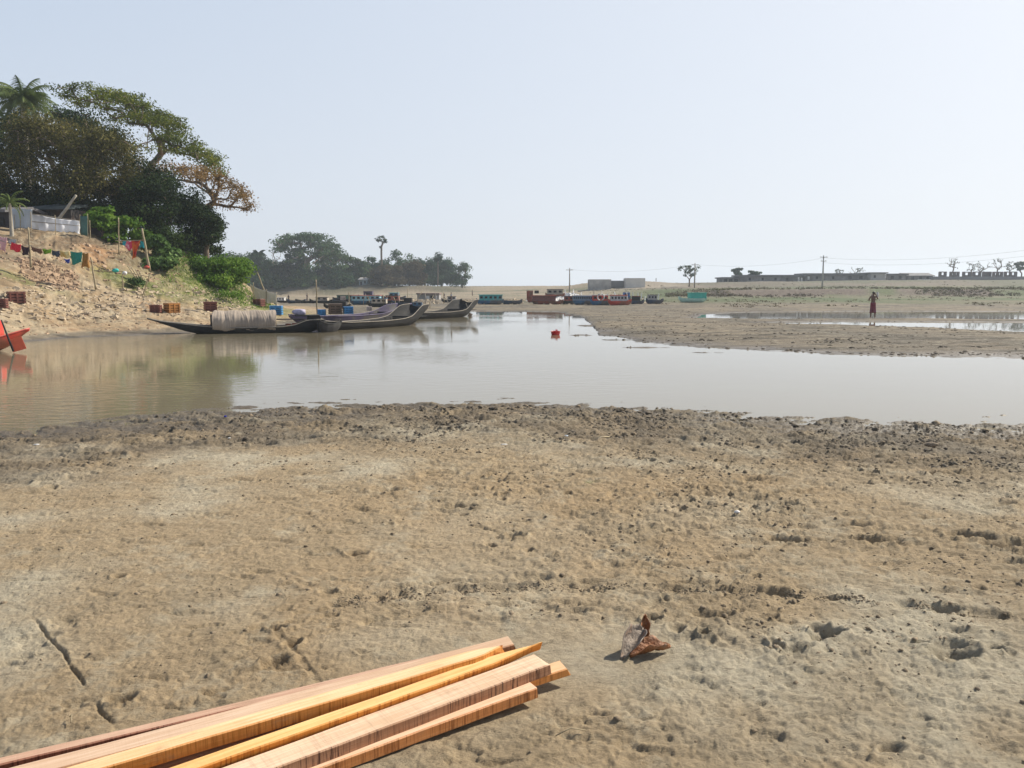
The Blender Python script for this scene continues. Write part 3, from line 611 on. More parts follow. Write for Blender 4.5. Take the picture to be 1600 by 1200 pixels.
tree('broadleaf_tree', 'sparse tree with dry orange leaves and bare twigs leaning right over the bank', b,
     [blob(290,275,53,36,22,26,b,2.5), blob(325,285,53,32,26,24,b,2.5), blob(355,295,53,26,26,20,b,2), blob(375,310,53,18,16,14,b,1.5), blob(270,268,53,24,14,10,b,2), blob(345,320,53,24,10,8,b,1.5), blob(388,325,53,8,5,5,b,.6)],
     L_ORANGE, r0=.2, csize=.6, n_per=44, leaf=.15, seed=15, shell=.3, fork=(.2, 0, 2.0), bark=BARK, up=.3)
b = at(318, 392, 50.5)
tree('broadleaf_tree', 'round dense dark tree at the right end of the wooded bank', b,
     [blob(320,352,50.5,26,26,42,b,1.3), blob(305,340,51,22,24,20,b,1.3), blob(330,372,50,16,15,14,b,1), blob(300,372,50,20,16,12,b,1)],
     L_DARK, r0=.16, csize=.6, n_per=150, leaf=.16, seed=16, shell=.3, fork=(.2, 0, .7))
for q_, (px, py, Y, rx, lab) in enumerate([(655, 440, 221, 30, 'low thick scrub filling the far bank under the brownish thin crowned tree'), (700, 440, 221, 26, 'low thick scrub under the dense trees near the right end of the far bank'), (580, 438, 216, 26, 'low scrub under the tall thin tree, beside the bluish hut')]):
    b = at(px, 447, Y); tree('thicket', lab, b, [blob(px, py, Y, rx, 11, 30, b, 3)], L_FAR if q_ != 1 else L_FARD, csize=1.3, n_per=70, leaf=.5, seed=200+q_, shell=.1, cat='thicket', wood=False)
b = at(60, 352, 49)
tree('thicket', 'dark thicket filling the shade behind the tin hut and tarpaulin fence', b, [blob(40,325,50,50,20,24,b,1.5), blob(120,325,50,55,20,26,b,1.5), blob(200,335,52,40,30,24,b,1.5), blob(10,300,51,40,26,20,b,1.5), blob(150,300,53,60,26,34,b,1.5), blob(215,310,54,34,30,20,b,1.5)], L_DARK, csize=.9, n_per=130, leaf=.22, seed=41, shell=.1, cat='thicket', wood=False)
b = at(255, 395, 51.5)
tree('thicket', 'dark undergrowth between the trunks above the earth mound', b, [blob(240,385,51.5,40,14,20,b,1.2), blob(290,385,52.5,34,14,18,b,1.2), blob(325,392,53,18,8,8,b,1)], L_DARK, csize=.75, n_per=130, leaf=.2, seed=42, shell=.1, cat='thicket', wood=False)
b = at(160, 370, 44.2)
tree('shrub', 'large leaved green creeper beside the small green panel', b, [blob(158,345,44.5,22,22,22,b,.8), blob(180,368,44.5,14,14,10,b,.7), blob(195,352,45,18,18,9,b,.8), blob(215,370,45.5,16,10,9,b,.8)], L_BRIGHT, r0=.05, csize=.45, n_per=80, leaf=.2, seed=17, cat='shrub', aspect=.8, fork=(0, 0, .3))
b = at(250, 400, 44.5)
tree('shrub', 'vine with large round leaves climbing beside the leaning bamboo pole', b, [blob(242,383,44.5,14,11,16,b,.6), blob(258,398,44.5,18,13,18,b,.6), blob(248,415,43.5,24,9,12,b,.6)], mat_leaf('leaf_vine', (.04,.08,.02), (.09,.16,.04), (.2,.29,.1), .8, .3), r0=.04, csize=.42, n_per=75, leaf=.24, seed=18, cat='shrub', aspect=.85, fork=(0, 0, .3))
b = at(348, 440, 45.5)
tree('shrub', 'bright green leafy bush on the end of the grassy bank', b, [blob(345,423,46,36,20,44,b,1.1), blob(372,420,47,20,16,24,b,.9), blob(322,418,46.5,22,14,22,b,1), blob(368,430,46,17,20,24,b,.8), blob(335,440,45,36,10,20,b,.8), blob(300,425,46,16,13,12,b,.8)], L_BRIGHT, r0=.05, csize=.5, n_per=110, leaf=.15, seed=19, cat='bush', aspect=.6, fork=(0, 0, .2))
for i, (px, py, Y, rx, ry, n, lab) in enumerate([(298,405,49,18,10,10,'low green plants by the earth mound on the bank top'), (275,412,46,20,7,9,'trailing green weeds under the bank vine'),
        (360,462,43,16,6,9,'small grassy weeds below the bright green bush'), (215,442,39.5,20,6,8,'dull green weeds behind the low bamboo rail')]):
    b = at(px, py, Y); tree('weed_clump', lab, b, [blob(px,py,Y,rx,ry,n,b,.8)], L_BRIGHT if i != 3 else L_FAR, csize=.32, n_per=55, leaf=.13, seed=30+i, cat='weeds', wood=False)
# ---- coconut palm
def palm(name, label, base, htop, r, nf, fl, seed, leafm, cat='palm tree', lf=.55, nl=26, lw=.05, up0=1.25, bend=1.0, spread=1.6):
    rg = np.random.default_rng(seed); o = empty(name, base); tag(o, label, cat); Pal = leafm is L_PALM
    m = MB(); n = 14; pts = [(.25*math.sin(i/n*1.6)*htop*.06, 0, -.3+(htop+.3)*i/n) for i in range(n+1)]; rad = [r*(1.3-.5*i/n+.05*(i % 2)) for i in range(n+1)]
    m.tube(pts, rad, 9); m.build('trunk', BARK_PALE if Pal else BARK, o, True); top = np.array(pts[-1])
    for k in range(nf):
        az = k*2.399+rg.normal(0, .15); el = up0-spread*(k/nf)+rg.normal(0, .1); L_ = fl*(.85+.3*rg.random()); m = MB()
        p = top.copy(); P_ = [p.copy()]; e = el; ns = nl
        for s in range(ns):
            e -= (.075+.05*(s/ns))*16/ns*bend; p = p+np.array([math.cos(az)*math.cos(e), math.sin(az)*math.cos(e), math.sin(e)])*L_/ns; P_.append(p.copy())
        P_ = np.array(P_); m.tube(P_, np.linspace(.035*r/.15, .008, len(P_)), 4, False); ring = np.array(m.V).reshape(-1, 4, 3)
        sidev = np.array([-math.sin(az), math.cos(az), 0])
        for s in range(1, ns):
            i = s; a = (P_[i]+P_[i+1])/2; fwd = P_[i+1]-P_[i]; fwd = fwd/np.linalg.norm(fwd)
            ll = lf*math.sin(math.pi*min(1, (s+2)/(nl+1))**.8)*(.8+.4*rg.random())+.1
            for sg in (-1, 1):
                dv = sidev*sg*.75+fwd*.55+np.array([0, 0, -.65-.4*rg.random()]); dv /= np.linalg.norm(dv)
                tip = a+dv*ll; md = a+dv*ll*.5+np.array([0, 0, .05*ll]); wv_ = fwd*lw
                q = int(np.argmax((ring[s]-ring[s].mean(0)) @ (sidev*sg))); b0_ = len(m.V); m.V += [tuple(v_) for v_ in (md+wv_, md-wv_, tip+wv_*.2, tip-wv_*.2)]
                m.F += [(s*4+q, (s+1)*4+q, b0_, b0_+1), (b0_+1, b0_, b0_+2, b0_+3)]
        m.build('frond', leafm, o, False)
    return o
L_PALM = mat_leaf('leaf_palm', (.10, .14, .04), (.17, .20, .08), (.25, .26, .13), .8)
b = at(47, 350, 52)
palm('coconut_palm', 'coconut palm rising above the dark trees near the left edge', b, P(50, 158, 52)[2]-b[2], .17, 36, 2.0, 3, L_PALM, lf=.72, nl=34, lw=.016, up0=1.5, bend=.9, spread=1.8)
b = at(18, 362, 40)
palm('young_palm', 'small spiky pandanus plant at the left end of the fence', b, P(18, 318, 40)[2]-b[2], .08, 14, .95, 4, L_PALM, cat='plant', lf=.06, nl=10, lw=.03, up0=1.5)
# ---- far tree line (about 225 m away)
def far_tree(px, ytop, wpx, Y, mat, seed, lab, ybase=450, name='broadleaf_tree', dens=1.0, n_per=85, shell=.15, ymid=None):
    ytop -= 5+5*(px > 540); wpx *= 1+.2*(px > 540); dens *= 1.4; b = at(px, ybase, Y); ym = ymid or (ytop+ybase)/2+2; ry = (ym-ytop)*.9
    h = wpx/2; rs = np.random.default_rng(seed+500)
    bl = [blob(px+rs.uniform(-4, 4), ym, Y, h*.85, ry*1.0, int(30*dens), b), blob(px-h*.4, ym+ry*rs.uniform(.1, .5), Y, h*.65, ry*.7, int(14*dens), b), blob(px+h*.4, ym+ry*rs.uniform(.1, .5), Y, h*.65, ry*.7, int(14*dens), b), blob(px, ybase-9, Y, h*1.1, 12, int(18*dens), b)]
    return tree(name, lab, b, bl, mat, r0=.32, csize=1.5, n_per=n_per, leaf=.62, seed=seed, shell=shell, group='trees along the far bank')
FT = [(352,392,60,190,L_FAR,'pale hazy tree just right of the wooded bank'), (385,388,56,215,L_FAR,'low wide hazy tree at the left end of the far tree line'),
      (404,400,34,205,L_FARD,'dark far tree beneath the spiky far palm crown'), (425,404,44,222,L_FARD,'dark far tree with a bare treetop beside it'),
      (455,396,62,216,L_FARD,'dark far tree to the left of the big umbrella tree'), (512,402,62,226,L_FARD,'dark far tree under the right limbs of the big umbrella tree'),
      (552,408,50,218,L_FAR,'grey green far tree right of the big umbrella tree'), (588,402,46,224,L_FARD,'dark far tree under the tall thin tree'),
      (622,400,54,228,L_FAR,'mid green far tree right of the tall thin tree'), (640,414,40,214,L_FARB,'brownish thin crowned tree in the middle of the far bank'),
      (605,424,50,210,L_FARB,'brown scrubby tree low on the far bank'), (664,404,42,224,L_FARD,'dark far tree with a palm crown over it'),
      (690,402,44,226,L_FARD,'dense dark tree near the right end of the far tree line'), (478,425,60,208,L_FAR,'low grey green tree in front of the umbrella tree trunk'),
      (530,428,46,208,L_FARD,'low dark tree above the pale bluish hut'), (412,430,60,204,L_FARD,'low dark thicket above the fishing net')]
for i, (px, yt, wp, Y, m, lab) in enumerate(FT):
    far_tree(px, yt, wp, Y, m, 60+i, lab, ybase=452 if px < 600 else 448)
b = at(722, 448, 222)
tree('broadleaf_tree', 'lighter leafy tree standing alone at the right end of the far tree line', b, [blob(722,424,222,13,13,18,b), blob(716,434,222,8,8,6,b), blob(729,436,222,6,7,5,b), blob(720,443,222,12,6,8,b)], L_FAR, r0=.3, csize=1.2, n_per=60, leaf=.5, seed=91, group='trees along the far bank', fork=(0, 0, 1.5))
bx_ = P(478, 440, 214)[0]
rain_crown('rain_tree', 'big far umbrella tree with wide domed crown, highest of the far tree line', (bx_, 214, hz(bx_, 214)),
    [(455,371,10,6,2),(475,368,14,8,2),(492,370,14,8,2),(508,380,14,7,3),(522,390,14,7,4),(535,400,12,6,5),(445,378,7,4,4),(440,384,4,4,4),(480,385,10,14,6),(505,400,10,14,7),(460,392,6,10,5),(530,412,8,8,6)],
    214, .8, L_FAR, 2.3, 85, .65, 92, (480, 408), 8, group='trees along the far bank')
b = at(597, 445, 220)
tree('slender_tree', 'tall thin tree with a small ragged crown rising above the far tree line', b, [blob(592,376,220,5,3,5,b,.8), blob(602,378,220,4,4,5,b,.8), blob(597,371,220,4,2,3,b,.8), blob(594,387,220,3,3,2,b,.5)], L_FARD, r0=.28, csize=.55, n_per=22, leaf=.5, seed=93, fork=(0, 0, P(597,392,220)[2]-b[2]))
b = at(404, 450, 208)
palm('far_palm', 'spiky palm crown over the left end of the far tree line', b, P(404, 398, 208)[2]-b[2], .2, 16, 2.6, 94, L_FARD, lf=1.0, nl=10, lw=.16, spread=1.3)
b = at(684, 450, 215)
palm('far_palm', 'palm crown poking out of the dark trees right of the far huts', b, P(684, 405, 215)[2]-b[2], .12, 18, 1.7, 95, L_FARD, lf=.8, nl=9, lw=.16, spread=1.3)
def bare_tree(px, ytop, ybase, Y, wpx, lab, seed, leafy=0, mat=None, name='bare_tree', group=None):
    b = at(px, ybase, Y); rg = np.random.default_rng(seed); o = empty(name, b); tag(o, lab, 'tree', group); k = Y/1200
    h = (P(px, ytop, Y)[2]-b[2]); n = 26
    cs = np.stack([rg.normal(0, wpx*k*.28, n), rg.normal(0, wpx*k*.25, n), h*(.55+.45*rg.random(n))], 1)
    V, F = skeleton((0, 0, -.2), (0, 0, h*.35), cs, .17, rg, 0, .15, 4, .05); link_mesh('trunk', V, F, BARK, o)
    if leafy:
        V, F, v = leaves(cs, .55, leafy, .38, rg, .7); link_mesh('crown', V, F, mat or L_FARD, o, smooth=False, attr={'v': v})
    return o
bare_tree(1077, 416, 442, 175, 26, 'small lone tree with a thin flat crown beside a utility pole', 101, 26, name='slender_tree')
bare_tree(1150, 420, 437, 203, 10, 'small dark tree at the left end of the long shed roof', 102, 60)
bare_tree(1178, 424, 436, 206, 14, 'rounded bush poking above the left part of the long shed', 103, 70)
bare_tree(1309, 421, 434, 206, 14, 'thin bare tree just right of the tall utility pole', 104, 3)
bare_tree(1340, 419, 432, 206, 16, 'thin bare tree above the middle of the long shed', 105, 5)
bare_tree(1487, 404, 432, 212, 22, 'largest bare tree above the row of brick pillars', 106, 3)
bare_tree(1518, 411, 432, 214, 12, 'narrow bare tree between pillar groups on the embankment', 107, 2)
bare_tree(1531, 409, 432, 212, 14, 'bare tree second from the right behind the brick pillars', 108, 3)
bare_tree(1558, 404, 432, 212, 20, 'wide bare tree behind the right group of brick pillars', 109, 4)
bare_tree(1577, 409, 432, 214, 14, 'bare tree beside the dark tree at the right edge', 110, 6)
bare_tree(1596, 408, 434, 208, 18, 'dark leafy tree cut by the right picture edge', 111, 60)
bare_tree(430, 388, 420, 218, 16, 'leafless treetop showing between far dark trees', 112, 0)
# grass blades on the green end of the bank
rg = np.random.default_rng(77); pts = []
while len(pts) < 7000:
    px = rg.uniform(255, 450); Y = rg.uniform(37, 56); x = (px-800)/1200*Y
    g = math.exp(-((x-P(350,450,46)[0])/3.2)**2-((Y-47)/3.6)**2)*float(ss(.5, 1.0, hzv(x, Y)))
    if rg.random() < g: pts.append((x, Y, 0))
pts = np.array(pts); pts[:, 2] = base_h(pts[:, 0], pts[:, 1]); n = len(pts)
az = rg.random(n)*6.283; hh = .06+.12*rg.random(n); dx = np.stack([np.cos(az), np.sin(az), 0*az], 1)*.025; ln = rg.normal(0, .08, (n, 3)); ln[:, 2] = hh
V = np.stack([pts-dx, pts+dx, pts+ln+dx*.1, pts+ln-dx*.1], 1).reshape(-1, 3)
g_ = link_mesh('grass', V, np.arange(4*n).reshape(-1, 4), L_BRIGHT, smooth=False, attr={'v': np.repeat(rg.random(n), 4)})
tag(g_, 'bright green grass on the end of the left bank', 'grass', kind='stuff')

# dry scrub along the low scarp at the right
rg = np.random.default_rng(50); n = 1500; px = rg.uniform(1040, 1680, n); Y = rg.normal(124, 4, n)+6*(rg.random(n) < .3); x = (px-800)/1200*Y; k = fbm(x*.06, Y*.06, 3, 2) > -.05; x, Y = x[k], Y[k]
cs = np.stack([x, Y, base_h(x, Y)+.12], 1); V, F, v = leaves(cs, .45, 16, .22, rg, .5)
L_SCRUB = mat_leaf('leaf_scrub', (.06, .045, .03), (.11, .085, .05), (.12, .13, .05), .1, .15)
o = link_mesh('scrub', V, F, L_SCRUB, smooth=False, attr={'v': v}); tag(o, 'dry brown scrub along the low scarp across the right flats', 'scrub', kind='stuff')
rg = np.random.default_rng(51); n = 1400; px = rg.uniform(880, 1700, n); Y = rg.uniform(70, 200, n); x = (px-800)/1200*Y; k = fbm(x*.05+3, Y*.1, 3, 4) > .04; x, Y = x[k], Y[k]
cs = np.stack([x, Y, base_h(x, Y)+.04], 1); V, F, v = leaves(cs, .4, 14, .16, rg, .3)
o = link_mesh('ground_cover', V, F, L_SCRUB, smooth=False, attr={'v': v}); tag(o, 'low dark weeds dotted over the right flats', 'weeds', kind='stuff')
# ================================================================== BOATS
TAR = mat_simple('tarred_wood', (.018, .017, .018), .8, .4, 5, .4, dirt=(.032, .03, .028), stretch=(.4, 3, 3))
TAR2 = mat_simple('grey_tarred_wood', (.020, .019, .020), .8, .35, 5, .3, dirt=(.036, .034, .032), stretch=(.4, 3, 3))
INNER = mat_simple('bare_boat_wood', (.11, .092, .075), .85, .3, 6, .4, stretch=(.4, 3, 3))
PURPLE = mat_simple('purple_paint', (.065, .05, .10), .6, .3, 4, .2, dirt=(.10, .09, .085))
BLUEP = mat_simple('blue_paint', (.045, .14, .26), .6, .3, 4, .2, dirt=(.12, .12, .12))
NAVY = mat_simple('dark_blue_paint', (.03, .055, .10), .6, .3, 4, .2, dirt=(.08, .08, .09))
TEAL = mat_simple('teal_paint', (.05, .33, .33), .55, .25, 4, .2, dirt=(.20, .24, .22))
GREENP = mat_simple('sea_green_paint', (.04, .42, .33), .5, .2, 4, .2)
PALEG = mat_simple('pale_green_paint', (.42, .62, .52), .5, .15, 4, .2)
REDP = mat_simple('red_paint', (.55, .05, .03), .5, .2, 4, .2, dirt=(.3, .1, .06))
RUST = mat_simple('rusty_red_steel', (.26, .06, .035), .8, .35, 5, .4, dirt=(.16, .08, .05))
WHITEP = mat_simple('white_paint', (.72, .70, .68), .6, .12, 5, .2, dirt=(.45, .42, .38))
BAMBOO = mat_simple('bamboo', (.31, .25, .155), .7, .25, 10, .3)
GREYW = mat_simple('weathered_wood', (.26, .23, .19), .85, .3, 8, .4)
TIN = mat_simple('tin_sheet', (.33, .32, .31), .6, .25, 3, .3)
DARKM = mat_simple('dark_opening', (.02, .02, .022), .8, .2, 5, 0)
CANVAS = mat_simple('canvas', (.36, .295, .235), .95, .14, 3, .5, dirt=(.28, .23, .185))
def smooth_interp(t, pts):
    xs = [p[0] for p in pts]; ys = [p[1] for p in pts]; return float(np.interp(t, xs, ys))
def hull(o, L_, B, sheer, keel, beam, mat, inner=None, th=.035, deckz=None, n=40, name='hull', rim=None):
    """sheer, keel, beam: lists of (s, value) along s in 0..1; keel z below the waterline is negative"""
    m = MB(); S = np.linspace(0, 1, n)
    sm = lambda pts, s: (smooth_interp(s-.02, pts)+smooth_interp(s, pts)*2+smooth_interp(s+.02, pts))/4
    out = []; inn = []
    for s in S:
        x = (s-.5)*L_; z1 = sm(sheer, s); z0 = sm(keel, s); b_ = max(.012, sm(beam, s)*B/2)
        prof = [(-1, 1), (-.97, .72), (-.86, .38), (-.6, .1), (0, 0), (.6, .1), (.86, .38), (.97, .72), (1, 1)]
        out.append([(x, a*b_, z0+(z1-z0)*c) for a, c in prof])
        bi = max(b_-th, .004); zi = z0+th*1.3
        inn.append([(x, a*bi, zi+(z1-zi)*c) for a, c in prof])
    out = np.array(out); inn = np.array(inn)
    m.grid(out[:, ::-1]); m.grid(inn)
    for e in (0, -1): m.grid(np.stack([out[:, e], inn[:, e]], 0 if e else 0)) if e else m.grid(np.stack([inn[:, e], out[:, e]], 0))
    for e in (0, -1):
        a = out[e]; c = a.mean(0); b0_ = len(m.V); m.V += [tuple(c)]+[tuple(p) for p in a]; m.F += [((b0_, b0_+1+i, b0_+2+i) if e else (b0_, b0_+2+i, b0_+1+i)) for i in range(len(a)-1)]
    m.build(name, mat, o, True)
    if rim:
        for sg in (0, -1):
            r_ = MB(); pts = out[:, sg]+np.array([0, 0, .012]); r_.tube(pts, .022, 5); r_.build('gunwale', rim, o, True)
    if deckz is not None:
        m = MB(); gp_ = []
        for s in np.linspace(deckz[0], deckz[1], 14):
            b_ = sm(beam, s)*B/2-th*1.2; z1 = sm(sheer, s); z0 = sm(keel, s); zz = min(deckz[2], z1-.04) if deckz[2] > z0+.06 else z0+.06
            f = min(1, (zz-z0)/(max(z1-z0, .01)))**.35
            gp_.append([((s-.5)*L_, -b_*f, zz), ((s-.5)*L_, b_*f, zz)])
        m.grid(np.array(gp_)); m.build('deck_boards', inner or INNER, o)
    return lambda s: (sm(sheer, s), sm(keel, s), sm(beam, s)*B/2)
def place(o, pa, pb):                # local x runs from ground point a to ground point b
    a, b_ = np.array(pa), np.array(pb); o.location = ((a[0]+b_[0])/2, (a[1]+b_[1])/2, o.location.z); o.rotation_euler = (0, 0, math.atan2(b_[1]-a[1], b_[0]-a[0]))
def W(px, Y): p = P(px, 480, Y); return p[:2]
# --- boat with canvas cover
o = empty('wooden_boat', (0, 0, 0)); tag(o, 'long black wooden boat with grey canvas cover, its thin bow pointing left to the beach', 'boat')
a, b_ = W(229, 30.6), W(504, 32.6); LB = float(np.hypot(*(b_-a)))
place(o, a, b_)
fn = hull(o, LB, 1.35, [(0,.63),(.03,.57),(.08,.49),(.15,.43),(.25,.34),(.35,.27),(.5,.22),(.75,.24),(.83,.30),(.9,.50),(1,.52)],
          [(0,.60),(.08,.40),(.2,.10),(.3,-.06),(.5,-.12),(.8,-.10),(.92,-.02),(1,.16)], [(0,.03),(.06,.12),(.15,.32),(.3,.72),(.5,.98),(.75,.95),(.9,.78),(1,.62)], TAR, INNER, deckz=(.12,.93,.12), rim=GREYW)
m = MB(); g = []                      # canvas over hoops
for s in np.linspace(.365, .715, 90):
    r_ = []; zb = .20; top = .92
    fold = float(pn(np.array([s*60.]), np.array([.5]), 2)[0])*.015+float(pn(np.array([s*24.]), np.array([3.5]), 1)[0])*.03
    for k in range(25):
        th = math.pi*(k/24)*1.0; yy = -math.cos(th)*.63*(1-.25*math.sin(th)**3); q = math.sin(th)**.62
        wob = .005*math.sin(s*110+9*math.sin(th*1.5)+4*math.sin(s*37))+fold*(.3+.7*abs(math.cos(th)))+.006*math.sin(s*410+th*4)
        sagv = -.03*math.sin((s-.365)/.35*math.pi*3)**2
        r_.append(((s-.5)*LB+.03*math.sin(th*3+s*60)+(.06 if s > .5 else -.04)*math.cos(th)*.6, yy*(1+wob*1.2), zb+(top-zb)*q+wob+sagv*q-(.05+.03*math.sin(s*47) if k in (0, 24) else 0)))
    g.append(r_)
m.grid(np.array(g)); c_ = m.build('canvas_cover', CANVAS, o, True); md = c_.modifiers.new('s', 'SOLIDIFY'); md.thickness = .012
for s in (.36, .48, .60, .72):
    m = MB(); m.tube([((s-.5)*LB, -math.cos(t_)*.57, .2+.58*math.sin(t_)**.65) for t_ in np.linspace(0.05, math.pi-.05, 15)], .014, 5); m.build('hoop', BAMBOO, o, True)
m = MB(); m.box(((.352-.5)*LB, 0, .46), (.04, .95, .58)); m.build('cover_end_mat', TAR2, o)
m = MB(); m.box(((.945-.5)*LB, 0, .50), (.55, .82, .34), taper=.96); m.build('stern_locker', TAR, o, bevel=.01)
m = MB(); m.box(((.905-.5)*LB, .0, .69), (1.0, .95, .04)); m.build('stern_deck', TAR2, o, bevel=.005)
for s, dy in ((.79, -.2), (.83, .15)):
    m = MB(); m.box(((s-.5)*LB, dy, .27), (.22, .16, .18)); m.build('engine_box' if s < .8 else 'fuel_box', RUST, o, bevel=.01)
m = MB(); 
for s in np.linspace(.16, .34, 5): zz, k_, bb = fn(s); m.box(((s-.5)*LB, 0, zz-.04), (.07, bb*2-.06, .03))
m.build('thwart', INNER, o)
m = MB(); m.box(((.80-.5)*LB, .52, .52), (1.2, .09, .05)); m.build('side_rail', PURPLE, o)
# --- bundle of cloth aboard
m = MB(); gg = []
for i in range(9):
    gg.append([(.28*math.sin(i/8*math.pi)**.6*math.cos(t_)*(1+.15*math.sin(3*t_+i)), .2*math.sin(i/8*math.pi)**.6*math.sin(t_)*(1+.15*math.sin(4*t_+i)), .12-.13*math.cos(i/8*math.pi)) for t_ in np.linspace(0, 2*math.pi, 17)])
m.grid(np.array(gg)); p = Vector((o.location.x, o.location.y, 0))+Matrix.Rotation(o.rotation_euler.z, 3, 'Z') @ Vector(((.86-.5)*LB, 0, .71))
q = m.build('cloth_bundle', mat_simple('lilac_cloth', (.38,.35,.45), .9, .3, 9, .3), None, True); q.location = p; tag(q, 'pale lilac cloth bundle lying on the stern deck of the canvas covered boat', 'cloth')
# --- open dark boats
def open_boat(label, pa, pb, B, mat, hi=.85, low=.32, stern=True, rimm=None, group='wooden boats moored along the left bank', ribs=9, draft=.12, innerm=None, bowz=None):
    o = empty('wooden_boat', (0, 0, 0)); tag(o, label, 'boat', group); L_ = float(np.hypot(*(np.array(pb)-np.array(pa)))); place(o, pa, pb)
    bz = bowz if bowz is not None else low+.16
    f = hull(o, L_, B, [(0,bz),(.06,bz-.07),(.2,low+.01),(.5,low),(.68,low+.05),(.78,low+.16),(.9,hi-.06),(1,hi)],
             [(0,bz-.12),(.08,.04),(.2,-draft),(.75,-draft),(.86,.02),(.95,.34*hi),(1,.66*hi)], [(0,.10),(.08,.34),(.2,.68),(.4,.98),(.7,1),(.88,.9),(1,.78)], mat, innerm, deckz=(.06,.76,.10), rim=rimm or mat)
    if stern:
        zz, k_, bb = f(.93); m = MB(); m.box(((.90-.5)*L_, 0, hi*.40), (.19*L_, bb*1.5, .03)); m.build('stern_deck', mat, o)
        m = MB(); m.box(((.80-.5)*L_, 0, low-.02), (.04, bb*1.8, .34)); m.build('bulkhead', DARKM, o)
    for k in range(ribs):
        s = .14+.6*k/(ribs-1); zz, kk, bb = f(s); m = MB(); m.box(((s-.5)*L_, 0, zz-.05), (.06, bb*2-.09, .03)); m.build('thwart', innerm or INNER, o)
    return o, f, L_
open_boat('long purple wooden boat, moored just behind the nearest open dark boat', W(452, 36.8), W(632, 43.6), 1.35, PURPLE, .98, .42, rimm=mat_simple('pale_purple_paint', (.12,.10,.18), .6, .25, 4, .2), innerm=PURPLE)
open_boat('open charcoal boat with tall dark stern, nearest to the canvas covered boat', W(498, 32.8), W(655, 40.2), 1.5, TAR, 1.02, .30, rimm=GREYW)
open_boat('grey open boat with square raised stern, farthest right of the moored wooden boats', W(625, 45.3), W(733, 52.2), 1.9, TAR2, 1.12, .36, rimm=GREYW)
# small dugout nosed between the two near boats
open_boat('short rounded dugout wedged between covered boat and open charcoal boat', W(497, 31.6), W(524, 33.2), .75, TAR2, .42, .34, stern=False, ribs=2, innerm=GREYW)
# propeller gear on the sterns
def long_tail(px0, py0, px1, py1, Y, lab):
    a = P(px0, py0, Y); b_ = P(px1, py1, Y+.4); o = empty('boat_rudder', a); tag(o, lab, 'rudder'); d = b_-a
    m = MB(); m.tube([(0, 0, 0), tuple(d*.5+np.array([.02, 0, .02])), tuple(d)], .025, 6); m.build('shaft', GREYW, o, True)
    m = MB(); m.box(tuple(d*.86), (.26, .03, .34), rz=.4, M=Matrix.Rotation(.5, 3, 'Y')); m.build('blade', mat_simple('worn_paddle', (.30,.24,.2), .8, .3, 6, .3), o, bevel=.005)
long_tail(633, 476, 647, 506, 40.4, 'wooden steering blade hanging off the stern of the open charcoal boat')
long_tail(728, 474, 735, 496, 51.6, 'steering blade hanging off the stern of the grey open boat')
m = MB(); m.tube([P(505,513,32.4), P(507,516.5,32.4), P(508,520,32.4)], .018, 6); tag(m.build('mooring_stake', BAMBOO, None, True), 'short mooring stake in the water beside the dugout', 'stake')
# red boat at the left edge
o = empty('wooden_boat', (0, 0, 0)); tag(o, 'bright red boat with white stripes, only its stern and red rudder inside the left edge', 'boat')
a, b_ = W(-190, 21.2), W(43, 22.4); L_ = float(np.hypot(*(b_-a))); place(o, a, b_)
hull(o, L_, 1.2, [(0,.5),(.3,.26),(.6,.28),(.8,.40),(1,.63)], [(0,.3),(.15,-.12),(.7,-.12),(.85,.12),(1,.58)], [(0,.1),(.3,.9),(.6,1),(.8,.72),(.93,.3),(1,.05)], REDP, RUST, deckz=(.1,.85,.14), rim=mat_simple('pale_red_paint', (.62,.14,.11), .5, .2, 4, .2))
m = MB(); m.box(((.70-.5)*L_, 0, .62), (.75, .6, .52), taper=.9); m.build('stern_cabin', REDP, o, bevel=.01)
for k in range(3):
    m = MB(); m.box(((.70-.5)*L_, -.315+.012*k, .50+.14*k), (.76-.02*k, .035, .05)); m.build('white_stripe', WHITEP, o)
pr = P(27, 538, 21.6)
m = MB(); m.box((0, 0, 0), (.34, .03, .36), M=Matrix.Rotation(-.28, 3, 'Y')); r_ = m.build('rudder', mat_simple('orange_red_paint', (.62,.11,.05), .5, .15, 4, .2), o, bevel=.004)
inv = Matrix.Rotation(-o.rotation_euler.z, 3, 'Z'); q = inv @ (Vector(pr)-Vector((o.location.x, o.location.y, 0))); r_.location = q; r_.rotation_euler = (0, 0, .2)
m = MB(); q0 = inv @ (Vector(P(2,500,21.5))-Vector((o.location.x, o.location.y, 0))); q1 = inv @ (Vector(P(21,549,21.5))-Vector((o.location.x, o.location.y, 0))); m.tube([tuple(q0), tuple((q0+q1)/2), tuple(q1)], [.02, .025, .03], 6); m.build('rudder_post', TAR, o, True)
